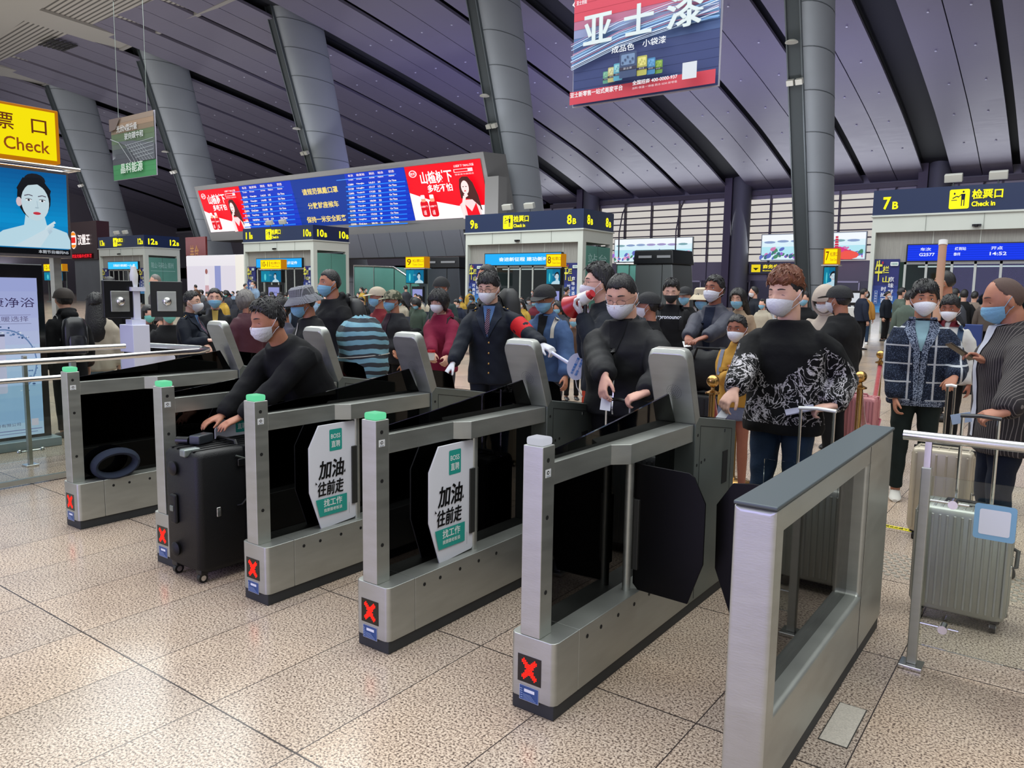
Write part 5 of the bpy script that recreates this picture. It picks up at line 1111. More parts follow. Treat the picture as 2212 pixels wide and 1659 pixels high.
P = person('girl', 1592, 710, 5.95, f=-14, label='short girl in mustard yellow jacket and grey denim skirt beside the brass post', skin='c', hair='tied', mask='fabric', hy=-6, hp=6, top=cloth('mustard', '#a97f33', .85, .12), collar='shirt', skirt=SKR, bulk=.02, build=.84, hem=.84, shoes=mat('shoe_grey', '#8c8c90', .6), L_=(1600, 800, 5.8, 0), R_=(1580, 810, 5.75, 0))
for s in (-1, 1): ribbon(P, 'pocket_flap', cloth('mustard_d', '#94702e'), [(1.22, s*.05, s*.12), (1.18, s*.05, s*.12)], off=.006)
strap(P, 'rucksack_strap', cloth('strap_grey', '#6b7080'), [(.13, 1.38), (.125, 1.15)], .018)
P = person('cardigan', 1997, 648, 5.75, f=2, label='person in navy cardigan with white window-check lines, dark jeans and white loafers', skin='b', hair='fringe', mask='fabric', hy=6, hairlift=1.35, R_=(1933, 872, 5.8, 0), L_=(2062, 815, 5.55, 0), Lh=((.4, .6, -.6), (0, .4, .8)), curl=(50, 75), top=PLAID, pants=cloth('green_black_jeans', '#15201f', .85, .2), bulk=.035, hem=.77, shoes=mat('loafer_white', '#c6c3bb', .6), build=1.03, vt=1)
ribbon(P, 'shirt_front', cloth('pale_blue', '#7fa0a8'), [(1.45, -.055, .055), (1.38, -.05, .05), (1.20, -.005, .005)], off=.004)
for s in (-1, 1): ribbon(P, 'shawl_collar', MARL, [(1.46, s*.05, s*.095), (1.36, s*.048, s*.12), (1.20, s*.004, s*.05), (.78, s*.0, s*.028)], off=.008)
ribbon(P, 'knit_hem', MARL, [(.815, -.17, .17), (.775, -.17, .17)], off=.008)
P = person('pinstripe', 2168, 648, 4.25, f=-72, label='balding person in brown pinstriped jacket reading a phone, at the right edge', skin='b', hair='balding', hairm=mat('hair_stubble', '#4c3a32', .8, var=.3, vscale=200), maskm=MB_, hp=14, lookdown=True, R_=(2132, 785, 4.25, 0), Rh=((0, .75, .5), (.2, -.5, .8)), L_=(2160, 930, 3.75, 0), Lh=((.15, .9, -.25), (-.5, .1, .8)), curl=(55, 60), top=PIN, collar='suit', pants=cloth('navy_trousers', '#141c2b'), bulk=.04, hem=.72, build=1.06)
ribbon(P, 'white_shirt', cloth('white_shirt', '#aeb2bb'), [(1.45, -.05, .05), (1.25, -.035, .035), (.9, -.03, .02), (.8, -.03, .01)])
P = person('boy', 2052, 667, 7.3, f=-12, label='dark-haired boy in white jacket with maroon collar behind the cardigan wearer', skin='c', hair='fringe', mask='fabric', hp=8, top=cloth('white_jacket', '#b9b9b5', .8, .08), collar='shirt', pants=CB, bulk=.03, build=.92, q=1, shoes=mat('trainer_white', '#c3c3c0', .6))
for s in (-1, 1): ribbon(P, 'maroon_collar', cloth('collar_maroon', '#5d1420'), [(1.46, s*.03, s*.09), (1.40, s*.02, s*.10)], off=.01)
strap(P, 'bag_strap', cloth('strap_blue', '#33465e'), [(-.12, 1.42), (-.13, 1.1)], .024)
P = person('cap_back', 1812, 648, 7.0, f=-118, label='person in black cap and black jacket seen from behind beside the hooded one', skin='b', hair='crop', hat='cap', mask='surgical', top=CB, collar='stand', pants=CB, bulk=.04, q=1, build=1.08)
P = person('hooded', 1782, 648, 7.8, f=-20, label='person wrapped in a cream hood and white mask', skin='a', hair='long', hat='hood', hatm=cloth('cream_hood', '#aca093'), mask='surgical', hp=15, top=cloth('cream_hood', '#aca093'), pants=CB, q=1)
P = person('pronounce', 1450, 630, 8.7, f=-4, label='person in black T-shirt with white lettering and black mask, looking down', skin='p', hair='short', hairlift=1.5, maskm=MK, mask='fabric', hp=16, lookdown=True, top=cloth('tee_black', '#0c0d10'), pants=CB, q=1, bulk=.03)
chest_text(P, 'unpronounce', .17, 1.26, .30, .045, '#c9ccd6')
for s in (-1, 1): strap(P, 'backpack_strap', CB2, [(s*.12, 1.43), (s*.13, 1.15)], .024)
P = person('ponytail', 1400, 660, 7.2, f=-95, label='person in black cap with ponytail half hidden behind the bomber jacket', skin='b', hair='tied', hat='cap', mask='surgical', top=CB, pants=CB, q=1, build=.9)
P = person('beigehat', 1517, 648, 8.9, f=-15, label='person in cream bucket hat behind the slate grey jacket', skin='b', hair='bob', hat='bucket', hatm=cloth('cream_hat', '#bdb29a'), maskm=MB_, q=1, top=CG, pants=CB, build=.9)
P = person('longhair', 1594, 645, 9.4, f=-20, label='long-haired person in pale blue mask and sand coat behind the girl', skin='a', hair='long', maskm=MB_, q=1, top=cloth('sand', '#94806a'), pants=CB, build=.9, hp=10)
P = person('female_officer', 415, 652, 8.3, f=62, label='uniformed railway officer with tied-back hair and glasses, turned to the right', skin='p', hair='tied', mask='kn95', glasses=.0015, top=NAVY, collar='suit', pants=NAVY, bulk=.02, build=.92, L_=(452, 755, 8.1, 0), R_=(450, 735, 8.15, 0), q=2)
uniform(P)
P = person('bluemask', 464, 645, 9.0, f=-2, label='person with centre-parted black hair and blue mask beside the uniformed officer', skin='a', hair='tied', maskm=MB_, top=CB2, collar='stand', pants=CB, q=1, build=.95)
ribbon(P, 'yellow_scarf', cloth('gold_scarf', '#a8904a'), [(1.45, -.04, .04), (1.3, -.03, .03)])
P = person('greyhair', 530, 650, 8.6, f=-150, label='grey-haired person in maroon jacket seen from behind, left of the bending one', skin='b', hair='bob', hairm=HAIR_GR, maskm=MB_, top=cloth('maroon_down', '#43202a', .6), pants=CB, q=1, bulk=.04, build=.95)
P = person('backleft', 138, 648, 7.8, f=200, label='person in dark cap and black coat with leather backpack, seen from behind', skin='a', hair='crop', hat='cap', hatm=mat('cap_brown', '#2c2521', .8), mask=None, top=CB, collar='hood', pants=CB, q=1, bulk=.03, hem=.70, build=.95)
backpack(P, mat('leather_black', '#202124', .25, .0), 'small black leather backpack worn by the person in dark cap, far left', .95)
P = person('longblack', 207, 655, 8.3, f=175, label='person with long straight black hair in cream jacket and light jeans', skin='a', hair='long', mask=None, top=cloth('cream_jacket', '#a89f90', .85, .08), pants=cloth('light_jeans', '#6f8898', .85, .2), q=1, bulk=.04, hem=.74, build=.93)
P = person('behind_officer', 1052, 598, 8.9, f=-70, label='tall crew-cut person whose head shows above the uniformed officer', skin='b', hair='crop', top=CB, pants=CB, q=1)
backpack(P, mat('pack_grey', '#1e2022', .6, var=.2), 'large black rucksack behind the uniformed officer', 1.25)
P = person('beanie', 953, 622, 10.4, f=-40, label='person in black knitted hat behind the one in maroon', skin='b', hair='crop', hat='beanie', mask='surgical', top=cloth('teal_dark', '#2a3a3a'), pants=CB, q=1)
P = person('behind_bucket', 608, 668, 7.6, f=-70, label='dark-haired person with red scarf partly hidden left of the bucket hat', skin='b', hair='short', maskm=MB_, top=cloth('grey_hoodie', '#4a4a55'), pants=CB, q=1, build=.95)
P = person('tube_carrier', 2040, 610, 9.6, f=-95, label='crew-cut person in cyan mask behind the cardigan wearer, holding a tall cardboard tube', skin='b', hair='crop', maskm=MC, top=cloth('black_red', '#1b1b20'), pants=CB, q=1, L_=(2030, 720, 9.3, 0), curl=(40, 75))
# ================================================================ luggage
def suitcase(x, y, w, d, h, m, label, rz=0, handle=None, ribs=10, wheel_m=None, trim=BLACK, top_handle=True, face='front', cat='suitcase', hx=None):
    """upright trolley case; w across, d deep, h high, standing on four wheels"""
    g = thing('suitcase', (x, y, 0), label, cat, rz=rz); z0 = .055
    b = MB(); r = .035
    pts = []
    for cx, cy, a0 in ((w/2-r, -d/2+r, -90), (w/2-r, d/2-r, 0), (-w/2+r, d/2-r, 90), (-w/2+r, -d/2+r, 180)): pts += [(cx+r*math.cos(R(a0+t)), cy+r*math.sin(R(a0+t))) for t in (0, 30, 60, 90)]
    rings = []
    for z, k in ((z0, .90), (z0+.008, .96), (z0+.03, 1), (h-.03, 1), (h-.008, .97), (h, .90)): rings.append([(p[0]*k, p[1]*(k if k == 1 else k-.03), z) for p in pts])
    b.loft(rings); b.obj('shell', m, g, smooth=True)
    b = MB(); rb = ribs > 0
    for i in range(ribs):
        q = -w/2+w*(i+.5)/ribs; b.box(q-.006, q+.006, -d/2-.004, -d/2+.004, z0+.03, h-.03); b.box(q-.006, q+.006, d/2-.004, d/2+.004, z0+.03, h-.03); b.box(q-.006, q+.006, -d/2+.03, d/2-.03, h-.004, h+.003)
    n2 = max(2, int(d/.045))
    for i in range(n2 if rb else 0):
        q = -d/2+.02+(d-.04)*(i+.5)/n2
        for s in (-1, 1): b.box(s*w/2-.004, s*w/2+.004, q-.005, q+.005, z0+.03, h-.03)
    if rb: b.obj('ribs', m, g, bevel=.003)
    MB().box(-w/2-.003, w/2+.003, -.006, .006, z0, h+.002).obj('zip_band', trim, g)
    for sx in (-1, 1):
        for sy in (-1, 1):
            c = MB(); c.obox((sx*(w/2-.045), sy*(d/2-.035), .062), .05, .045, .03); c.obj('wheel_housing', trim, g, bevel=.006)
            c = MB(); c.use(BLACK); c.loft([[(sx*(w/2-.045)+t, sy*(d/2-.035)+.026*math.cos(a*math.pi/8), .026+.026*math.sin(a*math.pi/8)) for a in range(16)] for t in (-.012, .012)])
            c.use(CHROME); c.loft([[(sx*(w/2-.045)+t, sy*(d/2-.035)+.015*math.cos(a*math.pi/5), .026+.015*math.sin(a*math.pi/5)) for a in range(10)] for t in (-.0135, .0135)]); c.obj('wheel', None, g, smooth=True)
    if top_handle: MB().tube([(-.09, 0, h), (-.08, 0, h+.022), (.08, 0, h+.022), (.09, 0, h)], [(.008, .012)]*4, 8).obj('carry_handle', trim, g, smooth=True)
    for q in (.3, -.3): MB().box(w/2, w/2+.008, q*d-.012, q*d+.012, h*.5, h*.5+.05).obj('latch', CHROME, g, bevel=.003)
    MB().tube([(w/2, -.05, h*.55), (w/2+.022, -.04, h*.56), (w/2+.022, .04, h*.66), (w/2, .05, h*.67)], [(.006, .010)]*4, 8).obj('side_handle', trim, g, smooth=True)
    if handle:
        hh, hw, hm = handle; yy = d/2-.03; hx = hx or 0
        for s in (-1, 1): MB().tube([(hx+s*hw, yy, h-.01), (hx+s*hw, yy, hh)], .008, 8).obj('pole', CHROME, g, smooth=True)
        MB().tube([(hx-hw-.01, yy, hh), (hx, yy, hh+.006), (hx+hw+.01, yy, hh)], [(.010, .015)]*3, 10).obj('grip', hm, g, smooth=True)
    return g
SILV = mat('case_silver', '#a3a59f', .32, .55, var=.06); DSIL = mat('case_grey', '#7d807e', .35, .5, var=.08); CHAMP = mat('case_champagne', '#b5ac99', .35, .3); PINK = mat('case_pink', '#b87a7d', .4, .1); KBLK = mat('case_black', '#0f1012', .5, 0, bump=.2, bscale=200, spec=.3)
suitcase(-3.73, 2.44, .32, .56, .70, KBLK, 'tall black hard-shell suitcase rolling out of the gate, nearest the camera', ribs=0)
g = [o for o in bpy.data.objects if o.name.startswith('suitcase') and o.parent is None][-1]
for z in (.16, .60):
    MB().lathe([(.001, 0), (.035, 0), (.040, .012), (.028, .022), (.001, .024)], 20).xform(Matrix.Translation((-.05, -.284, z)) @ Matrix.Rotation(R(90), 4, 'X')).obj('corner_bumper', KBLK, g, smooth=True)
MB().box(-.085, -.025, -.302, -.278, .30, .46).obj('side_grip', KBLK, g, bevel=.012); MB().box(-.07, -.04, -.308, -.296, .37, .40).obj('grip_badge', STEEL_D, g, bevel=.003)
MB().box(.02, .07, -.295, -.20, .672, .712).obj('top_latch', mat('latch_grey', '#7d8684', .35, .4), g, bevel=.008); MB().box(.165, .175, -.05, .19, .60, .64).obj('handle_recess', BLACK, g, bevel=.01)
MB().tube([(.168, -.06, .66), (.172, .0, .635), (.172, .12, .625), (.168, .2, .66)], .004, 8).obj('handle_rim', STEEL_D, g, smooth=True)
b = MB()
for q in range(5): b.box(-.12+q*.05, -.105+q*.05, -.26, .26, .699, .704)
b.obj('top_ribs', KBLK, g)
g = suitcase(-.36, 4.2, .40, .25, .56, SILV, 'ribbed silver suitcase behind the clear glass railing panel', handle=(.98, .075, BLACK), ribs=13, hx=.02)
suitcase(-.98, 4.10, .44, .24, .62, DSIL, 'ribbed grey suitcase seen through the tinted end barrier', handle=(.955, .085, WHITE), ribs=13, hx=-.09)
suitcase(-.62, 5.52, .34, .22, .60, CHAMP, 'champagne suitcase with white pull handle behind the silver one', handle=(.99, .02, WHITE), ribs=6)
suitcase(-1.93, 3.50, .30, .24, .60, KBLK, 'dark suitcase with pull handle held by the person in the bomber jacket', handle=(.985, .07, BLACK), ribs=5)
suitcase(-1.62, 7.75, .36, .26, .62, PINK, 'pink suitcase behind the brass posts and red ropes', ribs=12, trim=mat('trim_pink', '#9a4f5c', .5))
suitcase(-2.62, 6.62, .42, .30, .66, KBLK, 'big black suitcase standing under the soft black bag', ribs=3, top_handle=False)
b = MB(); rings = []
for t in np.linspace(-1, 1, 15):
    k = max(.12, (1-abs(t)**3.2))**.5; rings.append([(t*.30, .15*k*math.cos(a)*(1), .20*k*math.sin(a)*(1+.12*math.sin(t*7))) for a in [2*math.pi*i/20 for i in range(20)]])
b.loft(rings); b.xform(Matrix.Translation((-2.60, 6.62, .865)))
g = thing('duffel_bag', (0, 0, 0), 'large soft black bag under the arms of the person in slate grey', 'bag'); b.obj('bag', CB2, g, smooth=True)
MB().tube([(-2.75, 6.5, .98), (-2.70, 6.46, 1.08), (-2.5, 6.46, 1.08), (-2.45, 6.5, .98)], .012, 8).obj('bag_handle', CB2, g, smooth=True)
# striped bundle on the back of the bucket hat person
c0 = at(785, 760, 6.62); g = thing('cloth_bundle', (0, 0, 0), 'large bundle wrapped in blue and grey striped cloth carried behind the bucket hat', 'bundle')
b = MB(); rings = []
for t in np.linspace(-1, 1, 17):
    k = (1-abs(t)**3.5)**.5 if abs(t) < 1 else .1; k = max(k, .15); rings.append([(.215*k*np.sign(math.cos(a))*abs(math.cos(a))**.8*(1+.06*math.sin(t*7+a*3)), .17*k*math.sin(a), t*.30+.018*math.sin(a*5+t*7)) for a in [2*math.pi*i/30 for i in range(30)]])
b.loft(rings); b.xform(Matrix.Translation(c0) @ Matrix.Rotation(R(38), 4, 'Z') @ Matrix.Rotation(R(-6), 4, 'Y')); bo = b.obj('bundle', BANDS, g, smooth=True)
for z in (-.03, -.22): MB().tube([c0+Matrix.Rotation(R(38), 3, 'Z') @ Vector((.222*math.cos(a), .178*math.sin(a), z+.02*math.cos(a))) for a in [2*math.pi*i/24 for i in range(25)]], .004, 6).obj('cord', mat('cord_pale', '#a9a79f', .8), g)
# ring shaped grey cushion leaning in the first gate
b = MB(); b.tube([(0, .128*math.cos(a), .080*math.sin(a)) for a in [2*math.pi*i/28 for i in range(29)]], [(.022, .056)]*29, 12, ref=(0, 0, 1)); b.xform(Matrix.Translation((-5.045, 2.47, .385)) @ Matrix.Rotation(R(8), 4, 'X') @ Matrix.Rotation(R(-14), 4, 'Z'))
tag(b.obj('ring_cushion', cloth('slate', '#262d3b', .9), None, smooth=True), 'slate blue hollow ring cushion resting in the leftmost gate', 'cushion')
# small camera held down on the suitcase
g = thing('handheld_camera', (-3.80, 2.30, .708), 'small black handheld camera under the hands on the big black suitcase', 'camera')
MB().obox((0, .03, .022), .07, .12, .05, Matrix.Rotation(R(20), 3, 'Z')).obj('body', mat('camera_grey', '#3c4147', .3, .4), g, bevel=.008); MB().tube([(-.03, -.02, .012), (-.10, -.05, .010)], .024, 16).obj('lens', BLACK, g, smooth=True); MB().tube([(-.08, -.04, .0), (-.12, -.02, -.015), (-.14, .05, -.015)], .003, 6).obj('cable', BLACK, g)
# hand-held things
def slab_px(name, p1, p2, D1, D2, wdt, th, m, label, cat, up=None):
    a, b_ = at(*p1, D1), at(*p2, D2); u = (b_-a).normalized(); v = Vector(up) if up else FW.cross(u); v = (v-u*v.dot(u)).normalized(); n = u.cross(v)
    M = Matrix((u, v, n)).transposed(); o = MB().obox((a+b_)/2, (b_-a).length, wdt, th, M).obj(name, m, None, bevel=min(.003, th/2.2)); return tag(o, label, cat)
def held(name, key, side, size, m, label, cat, axis=(0, 0, 0), off=(.10, -.028, 0), tip=0):
    """small flat thing gripped by a hand: long side along the fingers, tip metres beyond the grip"""
    P = PEOPLE[key]; _, _, w, hf, hu = P['A'][side]; hf = hf.normalized(); hu = (hu-hf*hu.dot(hf)).normalized(); sd = hf.cross(hu)
    M = P['M'].to_3x3() @ (Matrix((hf, sd, hu)).transposed() @ Matrix.Rotation(R(axis[0]), 3, 'X') @ Matrix.Rotation(R(axis[1]), 3, 'Y') @ Matrix.Rotation(R(axis[2]), 3, 'Z'))
    o = MB().obox(grip(key, side, *off)+M @ Vector((tip, 0, 0)), *size, M).obj(name, m, None, bevel=min(.003, size[2]/2.2)); return tag(o, label, cat)
held('phone', 'sweatshirt', -1, (.150, .072, .009), mat('phone_white', '#9fa0b4', .25), 'pale phone held on top of the pull handle by the sweatshirt wearer', 'phone', off=(.12, .012, 0), tip=.05)
held('phone', 'pinstripe', 1, (.155, .075, .010), mat('phone_bronze', '#3a332c', .2, .5), 'dark bronze phone in the raised hand of the pinstripe wearer', 'phone', off=(.12, -.026, 0), tip=.03)
held('ticket', 'pinstripe', -1, (.09, .055, .001), mat('ticket_blue', '#a7bed0', .6), 'pale blue train ticket between the fingers above the railing', 'ticket', axis=(70, 0, 0), off=(.14, -.02, .03), tip=.05)
held('identity_card', 'bomber', 1, (.085, .054, .001), mat('card_white', '#b9bcc4', .3), 'small white card pinched by the person in the bomber jacket', 'card', axis=(60, 0, 0), off=(.12, -.03, .0), tip=.02)
held('identity_card', 'sweatshirt', 1, (.085, .054, .001), mat('card_white', '#b9bcc4', .3), 'card pressed on the gate reader by the sweatshirt wearer', 'card', axis=(10, 0, 0), off=(.13, -.045, .0), tip=.02)
held('phone', 'greyjacket', 1, (.13, .07, .009), WHITE, 'small white phone lying under the hands on the soft black bag', 'phone', off=(.06, -.03, .02), tip=.04)
c0 = at(2181, 812, 4.02); g = thing('water_bottle', c0, 'small dark bottle with white cap in the pinstripe jacket pocket', 'bottle'); b = MB().lathe([(.001, -.08), (.028, -.08), (.03, -.06), (.03, .02), (.026, .045), (.012, .06), (.012, .07)], 16); b.obj('body', mat('bottle_navy', '#1d2a44', .15), g, smooth=True); MB().lathe([(.001, .088), (.014, .088), (.015, .066), (.001, .066)], 14).obj('cap', WHITE, g, smooth=True); MB().lathe([(.0305, -.05), (.0305, .0)], 16).obj('label_band', paint('#8f90c8'), g, smooth=True)
# megaphone
a, e = at(1279, 634, 5.45), at(1232, 664, 5.62); u = (e-a).normalized(); L = (e-a).length; g = thing('megaphone', (0, 0, 0), 'red and white megaphone held up by the uniformed person in clear glasses', 'megaphone'); RED = mat('mega_red', '#a81722', .3); 
for nm, t0, t1, r0, r1, m in (('mouthpiece', -.02, .12, .028, .034, RED), ('white_band', .12, .45, .040, .052, WHITE), ('horn', .45, 1.0, .050, .088, RED)): MB().tube([a+u*(L*(t0+(t1-t0)*k/4)) for k in range(5)], [r0+(r1-r0)*(k/4)**1.5 for k in range(5)], 24).obj(nm, m, g, smooth=True)
MB().tube([a+u*L*.3+Vector((0, 0, -.05)), a+u*L*.3+Vector((0, 0, -.15))], .015, 8).obj('grip', BLACK, g, smooth=True)
# paddle sign
c0 = at(1246, 792, 5.98); g = thing('paddle_sign', (0, 0, 0), 'round white paddle sign with blue writing in the gloved hand of the officer', 'paddle sign'); u = (RT*.95+UPV*.1).normalized(); v = UPV; n = u.cross(v)
M = Matrix((u, v, n)).transposed(); b = MB(); b.loft([[c0+M @ Vector((.078*math.cos(t), .105*math.sin(t), z)) for t in [2*math.pi*i/32 for i in range(32)]] for z in (-.004, .004)]); b.obj('disc', mat('paddle_white', '#ccd2ea', .4), g)
MB().tube([c0+M @ Vector((-.065, .035, 0)), grip('officer', -1, .075, -.022), grip('officer', -1, .075, -.022)*1.15-(c0+M @ Vector((-.065, .035, 0)))*.15], [(.016, .008), (.012, .010), (.012, .010)], 10).obj('handle', mat('paddle_white', '#b9bfe0', .4), g, smooth=True)
cvs = Canvas(c0+M @ Vector((0, 0, .005)), (u*.45+v*.9).normalized(), (v*.45-u*.9).normalized(), .0006); cvs.text('全程佩戴口罩', -.07, .005, .14, .022, '#2f7fd0', .02); cvs.text('保持一米距离', -.07, -.03, .14, .022, '#2f7fd0', .02); cvs.obj('lettering', g)
MB().tube([c0+M @ Vector((-.01, -.10, 0)), c0+M @ Vector((.0, -.16, 0)), c0+M @ Vector((.045, -.24, 0))], .004, 6).obj('strap', WHITE, g)
c0 = PEOPLE['maroon']['M'] @ (PEOPLE['maroon']['A'][1][2]+Vector((-.03, .07, -.02))); g = thing('red_lidded_cup', c0, 'white cup with a red lid held by the person in maroon', 'cup'); MB().lathe([(.001, -.045), (.030, -.045), (.036, .03), (.001, .03)], 18).obj('cup_body', WHITE, g, smooth=True); MB().lathe([(.001, .052), (.036, .052), (.039, .03), (.001, .03)], 18).obj('cup_lid', RED, g, smooth=True)
# cardboard tube
g = thing('cardboard_tube', (0, 0, 0), 'tall brown cardboard tube with white end rising above the cardigan wearer', 'cardboard tube'); a, e = at(2020, 720, 9.15), at(2037, 528, 9.25); MB().tube([a, e], .045, 20).obj('tube', mat('cardboard', '#a9826a', .7, var=.08), g, smooth=True); MB().tube([e-(e-a).normalized()*.01, e+(e-a).normalized()*.05], .050, 20).obj('end_wrap', WHITE, g, smooth=True)
# stanchions and red ropes
def stanchion(x, y, label):
    g = thing('stanchion', (x, y, 0), label, 'stanchion'); MB().lathe([(.001, 0), (.16, 0), (.16, .012), (.14, .03), (.03, .045), (.022, .06), (.022, .84), (.001, .84)], 24).obj('post', GOLD, g, smooth=True); MB().lathe([(.022, .84), (.05, .85), (.05, .86), (.016, .875), (.014, .895), (.001, .9)], 20).obj('collar', GOLD, g, smooth=True); MB().ball((0, 0, .94), .045, n=20).obj('ball_finial', GOLD, g, smooth=True); return g
SP = [(-1.78, 5.25), (-1.52, 7.3), (-2.42, 5.65), (-2.38, 6.7)]
p1 = at(1860, 808, 5.9); p2 = at(1902, 775, 8.2); p3 = at(1541, 806, 5.45); p4 = at(1590, 850, 6.3)
stanchion(p1.x, p1.y, 'brass ball-topped post between the sweatshirt and cardigan wearers'); stanchion(p2.x, p2.y, 'brass post just behind the left sleeve of the cardigan wearer'); stanchion(p3.x, p3.y, 'brass ball-topped post beside the mustard jacket girl'); stanchion(p4.x, p4.y, 'brass post hidden behind the legs of the mustard jacket girl')
def rope(a, b_, label, sag=.32, z=.84):
    A_, B_ = Vector((a.x, a.y, z)), Vector((b_.x, b_.y, z)); pts = []
    for k in range(15): t = k/14; p = A_.lerp(B_, t); p.z = z-sag*4*t*(1-t)-.02; pts.append(p)
    tag(MB().tube(pts, .024, 12).obj('barrier_rope', cloth('velvet_red', '#8f0f1a', .7, sheen=.5), None, smooth=True), label, 'rope')
rope(p1, p2, 'red velvet rope between the two brass posts right of the sweatshirt wearer', .45); rope(p3, p4, 'red velvet rope between the brass posts beside the mustard jacket girl')
# ================================================================ machines and stands, left
c0 = at(305, 720, 7.7); g = thing('identity_check_machine', (c0.x, c0.y, 0), 'white identity check machine with dark screens behind the steel railing', 'identity check machine')
MB().prism([(-.15, 0), (.25, 0), (.25, .62), (.28, .70), (.28, .84), (.23, .88), (-.15, .88)], 'x', -.13, .13).obj('cabinet', mat('machine_white', '#d4d6e6', .4), g, bevel=.008)
MB().box(-.13, .13, -.15, .02, .90, 1.17).obj('reader_block', mat('machine_white', '#d4d6e6', .4), g, bevel=.006); MB().box(-.10, .10, -.13, .0, .88, .92).obj('paper_slot', BLACK, g)
MB().box(-.06, .06, -.12, .02, 1.17, 1.22).obj('mast_foot', mat('machine_white', '#d4d6e6', .4), g); MB().box(-.035, .035, -.08, -.01, 1.22, 1.50).obj('mast', mat('machine_white', '#d4d6e6', .4), g, bevel=.006); MB().box(-.06, .06, -.11, .03, 1.50, 1.54).obj('mast_arm', mat('machine_white', '#d4d6e6', .4), g)
MB().lathe([(.03, 1.54), (.036, 1.60), (.040, 1.66), (.028, 1.71), (.026, 1.74), (.001, 1.745)], 16, (0, -.05, 0)).obj('camera_head', WHITE, g, smooth=True)
for y0, nm in ((-.36, 0), (.10, 1)):
    s_ = MB().box(-.03, .02, y0, y0+.30, 1.24, 1.60).obj('dark_screen', BLACK, g, bevel=.006); s_.rotation_euler = (0, 0, R(-30*nm)); s_.location = (-.06*nm, .03*nm, 0); MB().box(.02, .035, y0+.06, y0+.24, 1.30, 1.50).obj('mount_plate', STEEL, s_, bevel=.004); MB().ball((.04, y0+.15, 1.40), .035, .045, .045, 16).obj('knob_dome', CHROME, s_, smooth=True)
MB().box(-.10, .10, -.22, -.02, 0, .02).obj('foot_plate', STEEL_D, g)
# lit poster stand
g = thing('lit_poster_stand', (-8.0, 1.6, 0), 'black framed backlit poster stand at the left edge', 'poster stand')
MB().box(-.35, 0, 0, 1.72, 0, 1.74).obj('case', mat('gloss_black', '#0c0d10', .12), g, bevel=.01); MB().box(-.45, .12, -.1, 1.76, 0, .09).obj('plinth', mat('plinth_grey', '#7b8a90', .4, .3), g, bevel=.01)
c = Canvas((.003, .08, .12), (0, 1, 0), (0, 0, 1), .002); c.lit = .82; PW, PH = 1.57, 1.49
for k in range(12): c.rect(0, PH*k/12, PW, PH/12+.001, ['#b9d4f2', '#9fc4ee', '#a3c8f0', '#a9cdf2', '#b3d2f4', '#b9d6f6', '#c3d6f6', '#c3cff4', '#bfcaf4', '#b9c3f2', '#b3bef0', '#adb8ee'][k])
c.rrect(1.0, .42, .27, .55, .02, '#cfd2f0'); c.rect(1.0, .42, .10, .55, '#b3b8ea'); c.rect(1.0, .95, .27, .02, '#3a3f5c')
rn = random.Random(3)
for k in range(70): t = rn.random()*math.pi-1.0; rr_ = .26+rn.random()*.06; c.oval(1.2+rr_*math.cos(t), .70+rr_*1.1*math.sin(t), .004+.012*rn.random(), .003+.008*rn.random(), rn.choice(['#5f7fb4', '#e8f2fc', '#7f9fcc', '#3f5c8c']), n=7)
c.line([(1.2+.27*math.cos(t), .72+.30*math.sin(t)) for t in np.linspace(-.9, 1.7, 14)], .012, '#6f8fc0')
c.text('健康净浴', .98, 1.22, .50, .09, '#3a2f5e', .0); c.text('温暖选择', 1.12, 1.09, .30, .05, '#6a648f'); c.rect(1.10, 1.15, .34, .003, '#6a648f'); c.rect(1.10, 1.07, .34, .003, '#6a648f')
c.text('电气股份有限公司', .98, .13, .32, .03, '#4a4a78'); c.rect(.98, .085, .5, .008, '#7f86b8'); c.rect(.98, .06, .46, .006, '#7f86b8'); c.rect(1.39, .12, .06, .065, '#d8d2e6')
c.obj('poster', g)
# big screen with yellow ticket sign above
g = thing('screen_tower', (-9.0, 2.2, 0), 'tall stand with portrait screen and yellow lit sign above it, left edge', 'screen stand')
MB().box(-.30, 0, .0, 1.84, 1.84, 2.76).obj('screen_case', mat('gloss_black', '#0c0d10', .12), g, bevel=.01); frame(0, .012, 0, 1.84, 1.84, 2.76, .03, 1.81, 1.87, 2.73).obj('bezel', CHROME, g)
c = Canvas((.004, .03, 1.87), (0, 1, 0), (0, 0, 1), .002); c.lit = 1.0; c.xmax = 1.78
for k in range(16): c.rect(0, .06+k*.05, 1.78, .051, '#%02x%02x%02x' % tuple(int(a+(b_-a)*abs(k/15-.35)**.9) for a, b_ in zip((8, 150, 215), (6, 70, 135))))
c.rect(0, 0, 1.78, .06, '#0a0b10'); c.text('本期节目编码N5', 1.46, .012, .30, .036, '#dfe6f0')
for k in range(5): c.text('肌肤焕新', 1.02, .32, .02, .2, '#6fb8e0')
woman(c, 1.44, .38, .69); c.obj('screen_picture', g)
b = MB(); b.tube([(.05, -.2, 2.80), (.05, 1.95, 2.80)], .018, 12); b.tube([(-.3, -.2, 2.80), (-.3, 1.95, 2.80)], .018, 12); b.tube([(-.3, 1.93, 2.80), (.05, 1.93, 2.80)], .018, 12); b.obj('top_rail', CHROME, g, smooth=True)
MB().box(-.28, .0, .0, 1.78, 2.84, 3.40).obj('sign_case', glow('#e08a08', .7), g, bevel=.012)
c = Canvas((.003, .03, 2.87), (0, 1, 0), (0, 0, 1), .002); c.lit = 1.05; c.rect(0, 0, 1.71, .50, '#ffea00')
for ch, x in (('检', .82), ('票', 1.145), ('口', 1.47)): c.text(ch, x, .255, .16 if ch != '口' else .15, .165 if ch != '口' else .145, '#6a3210', .01)
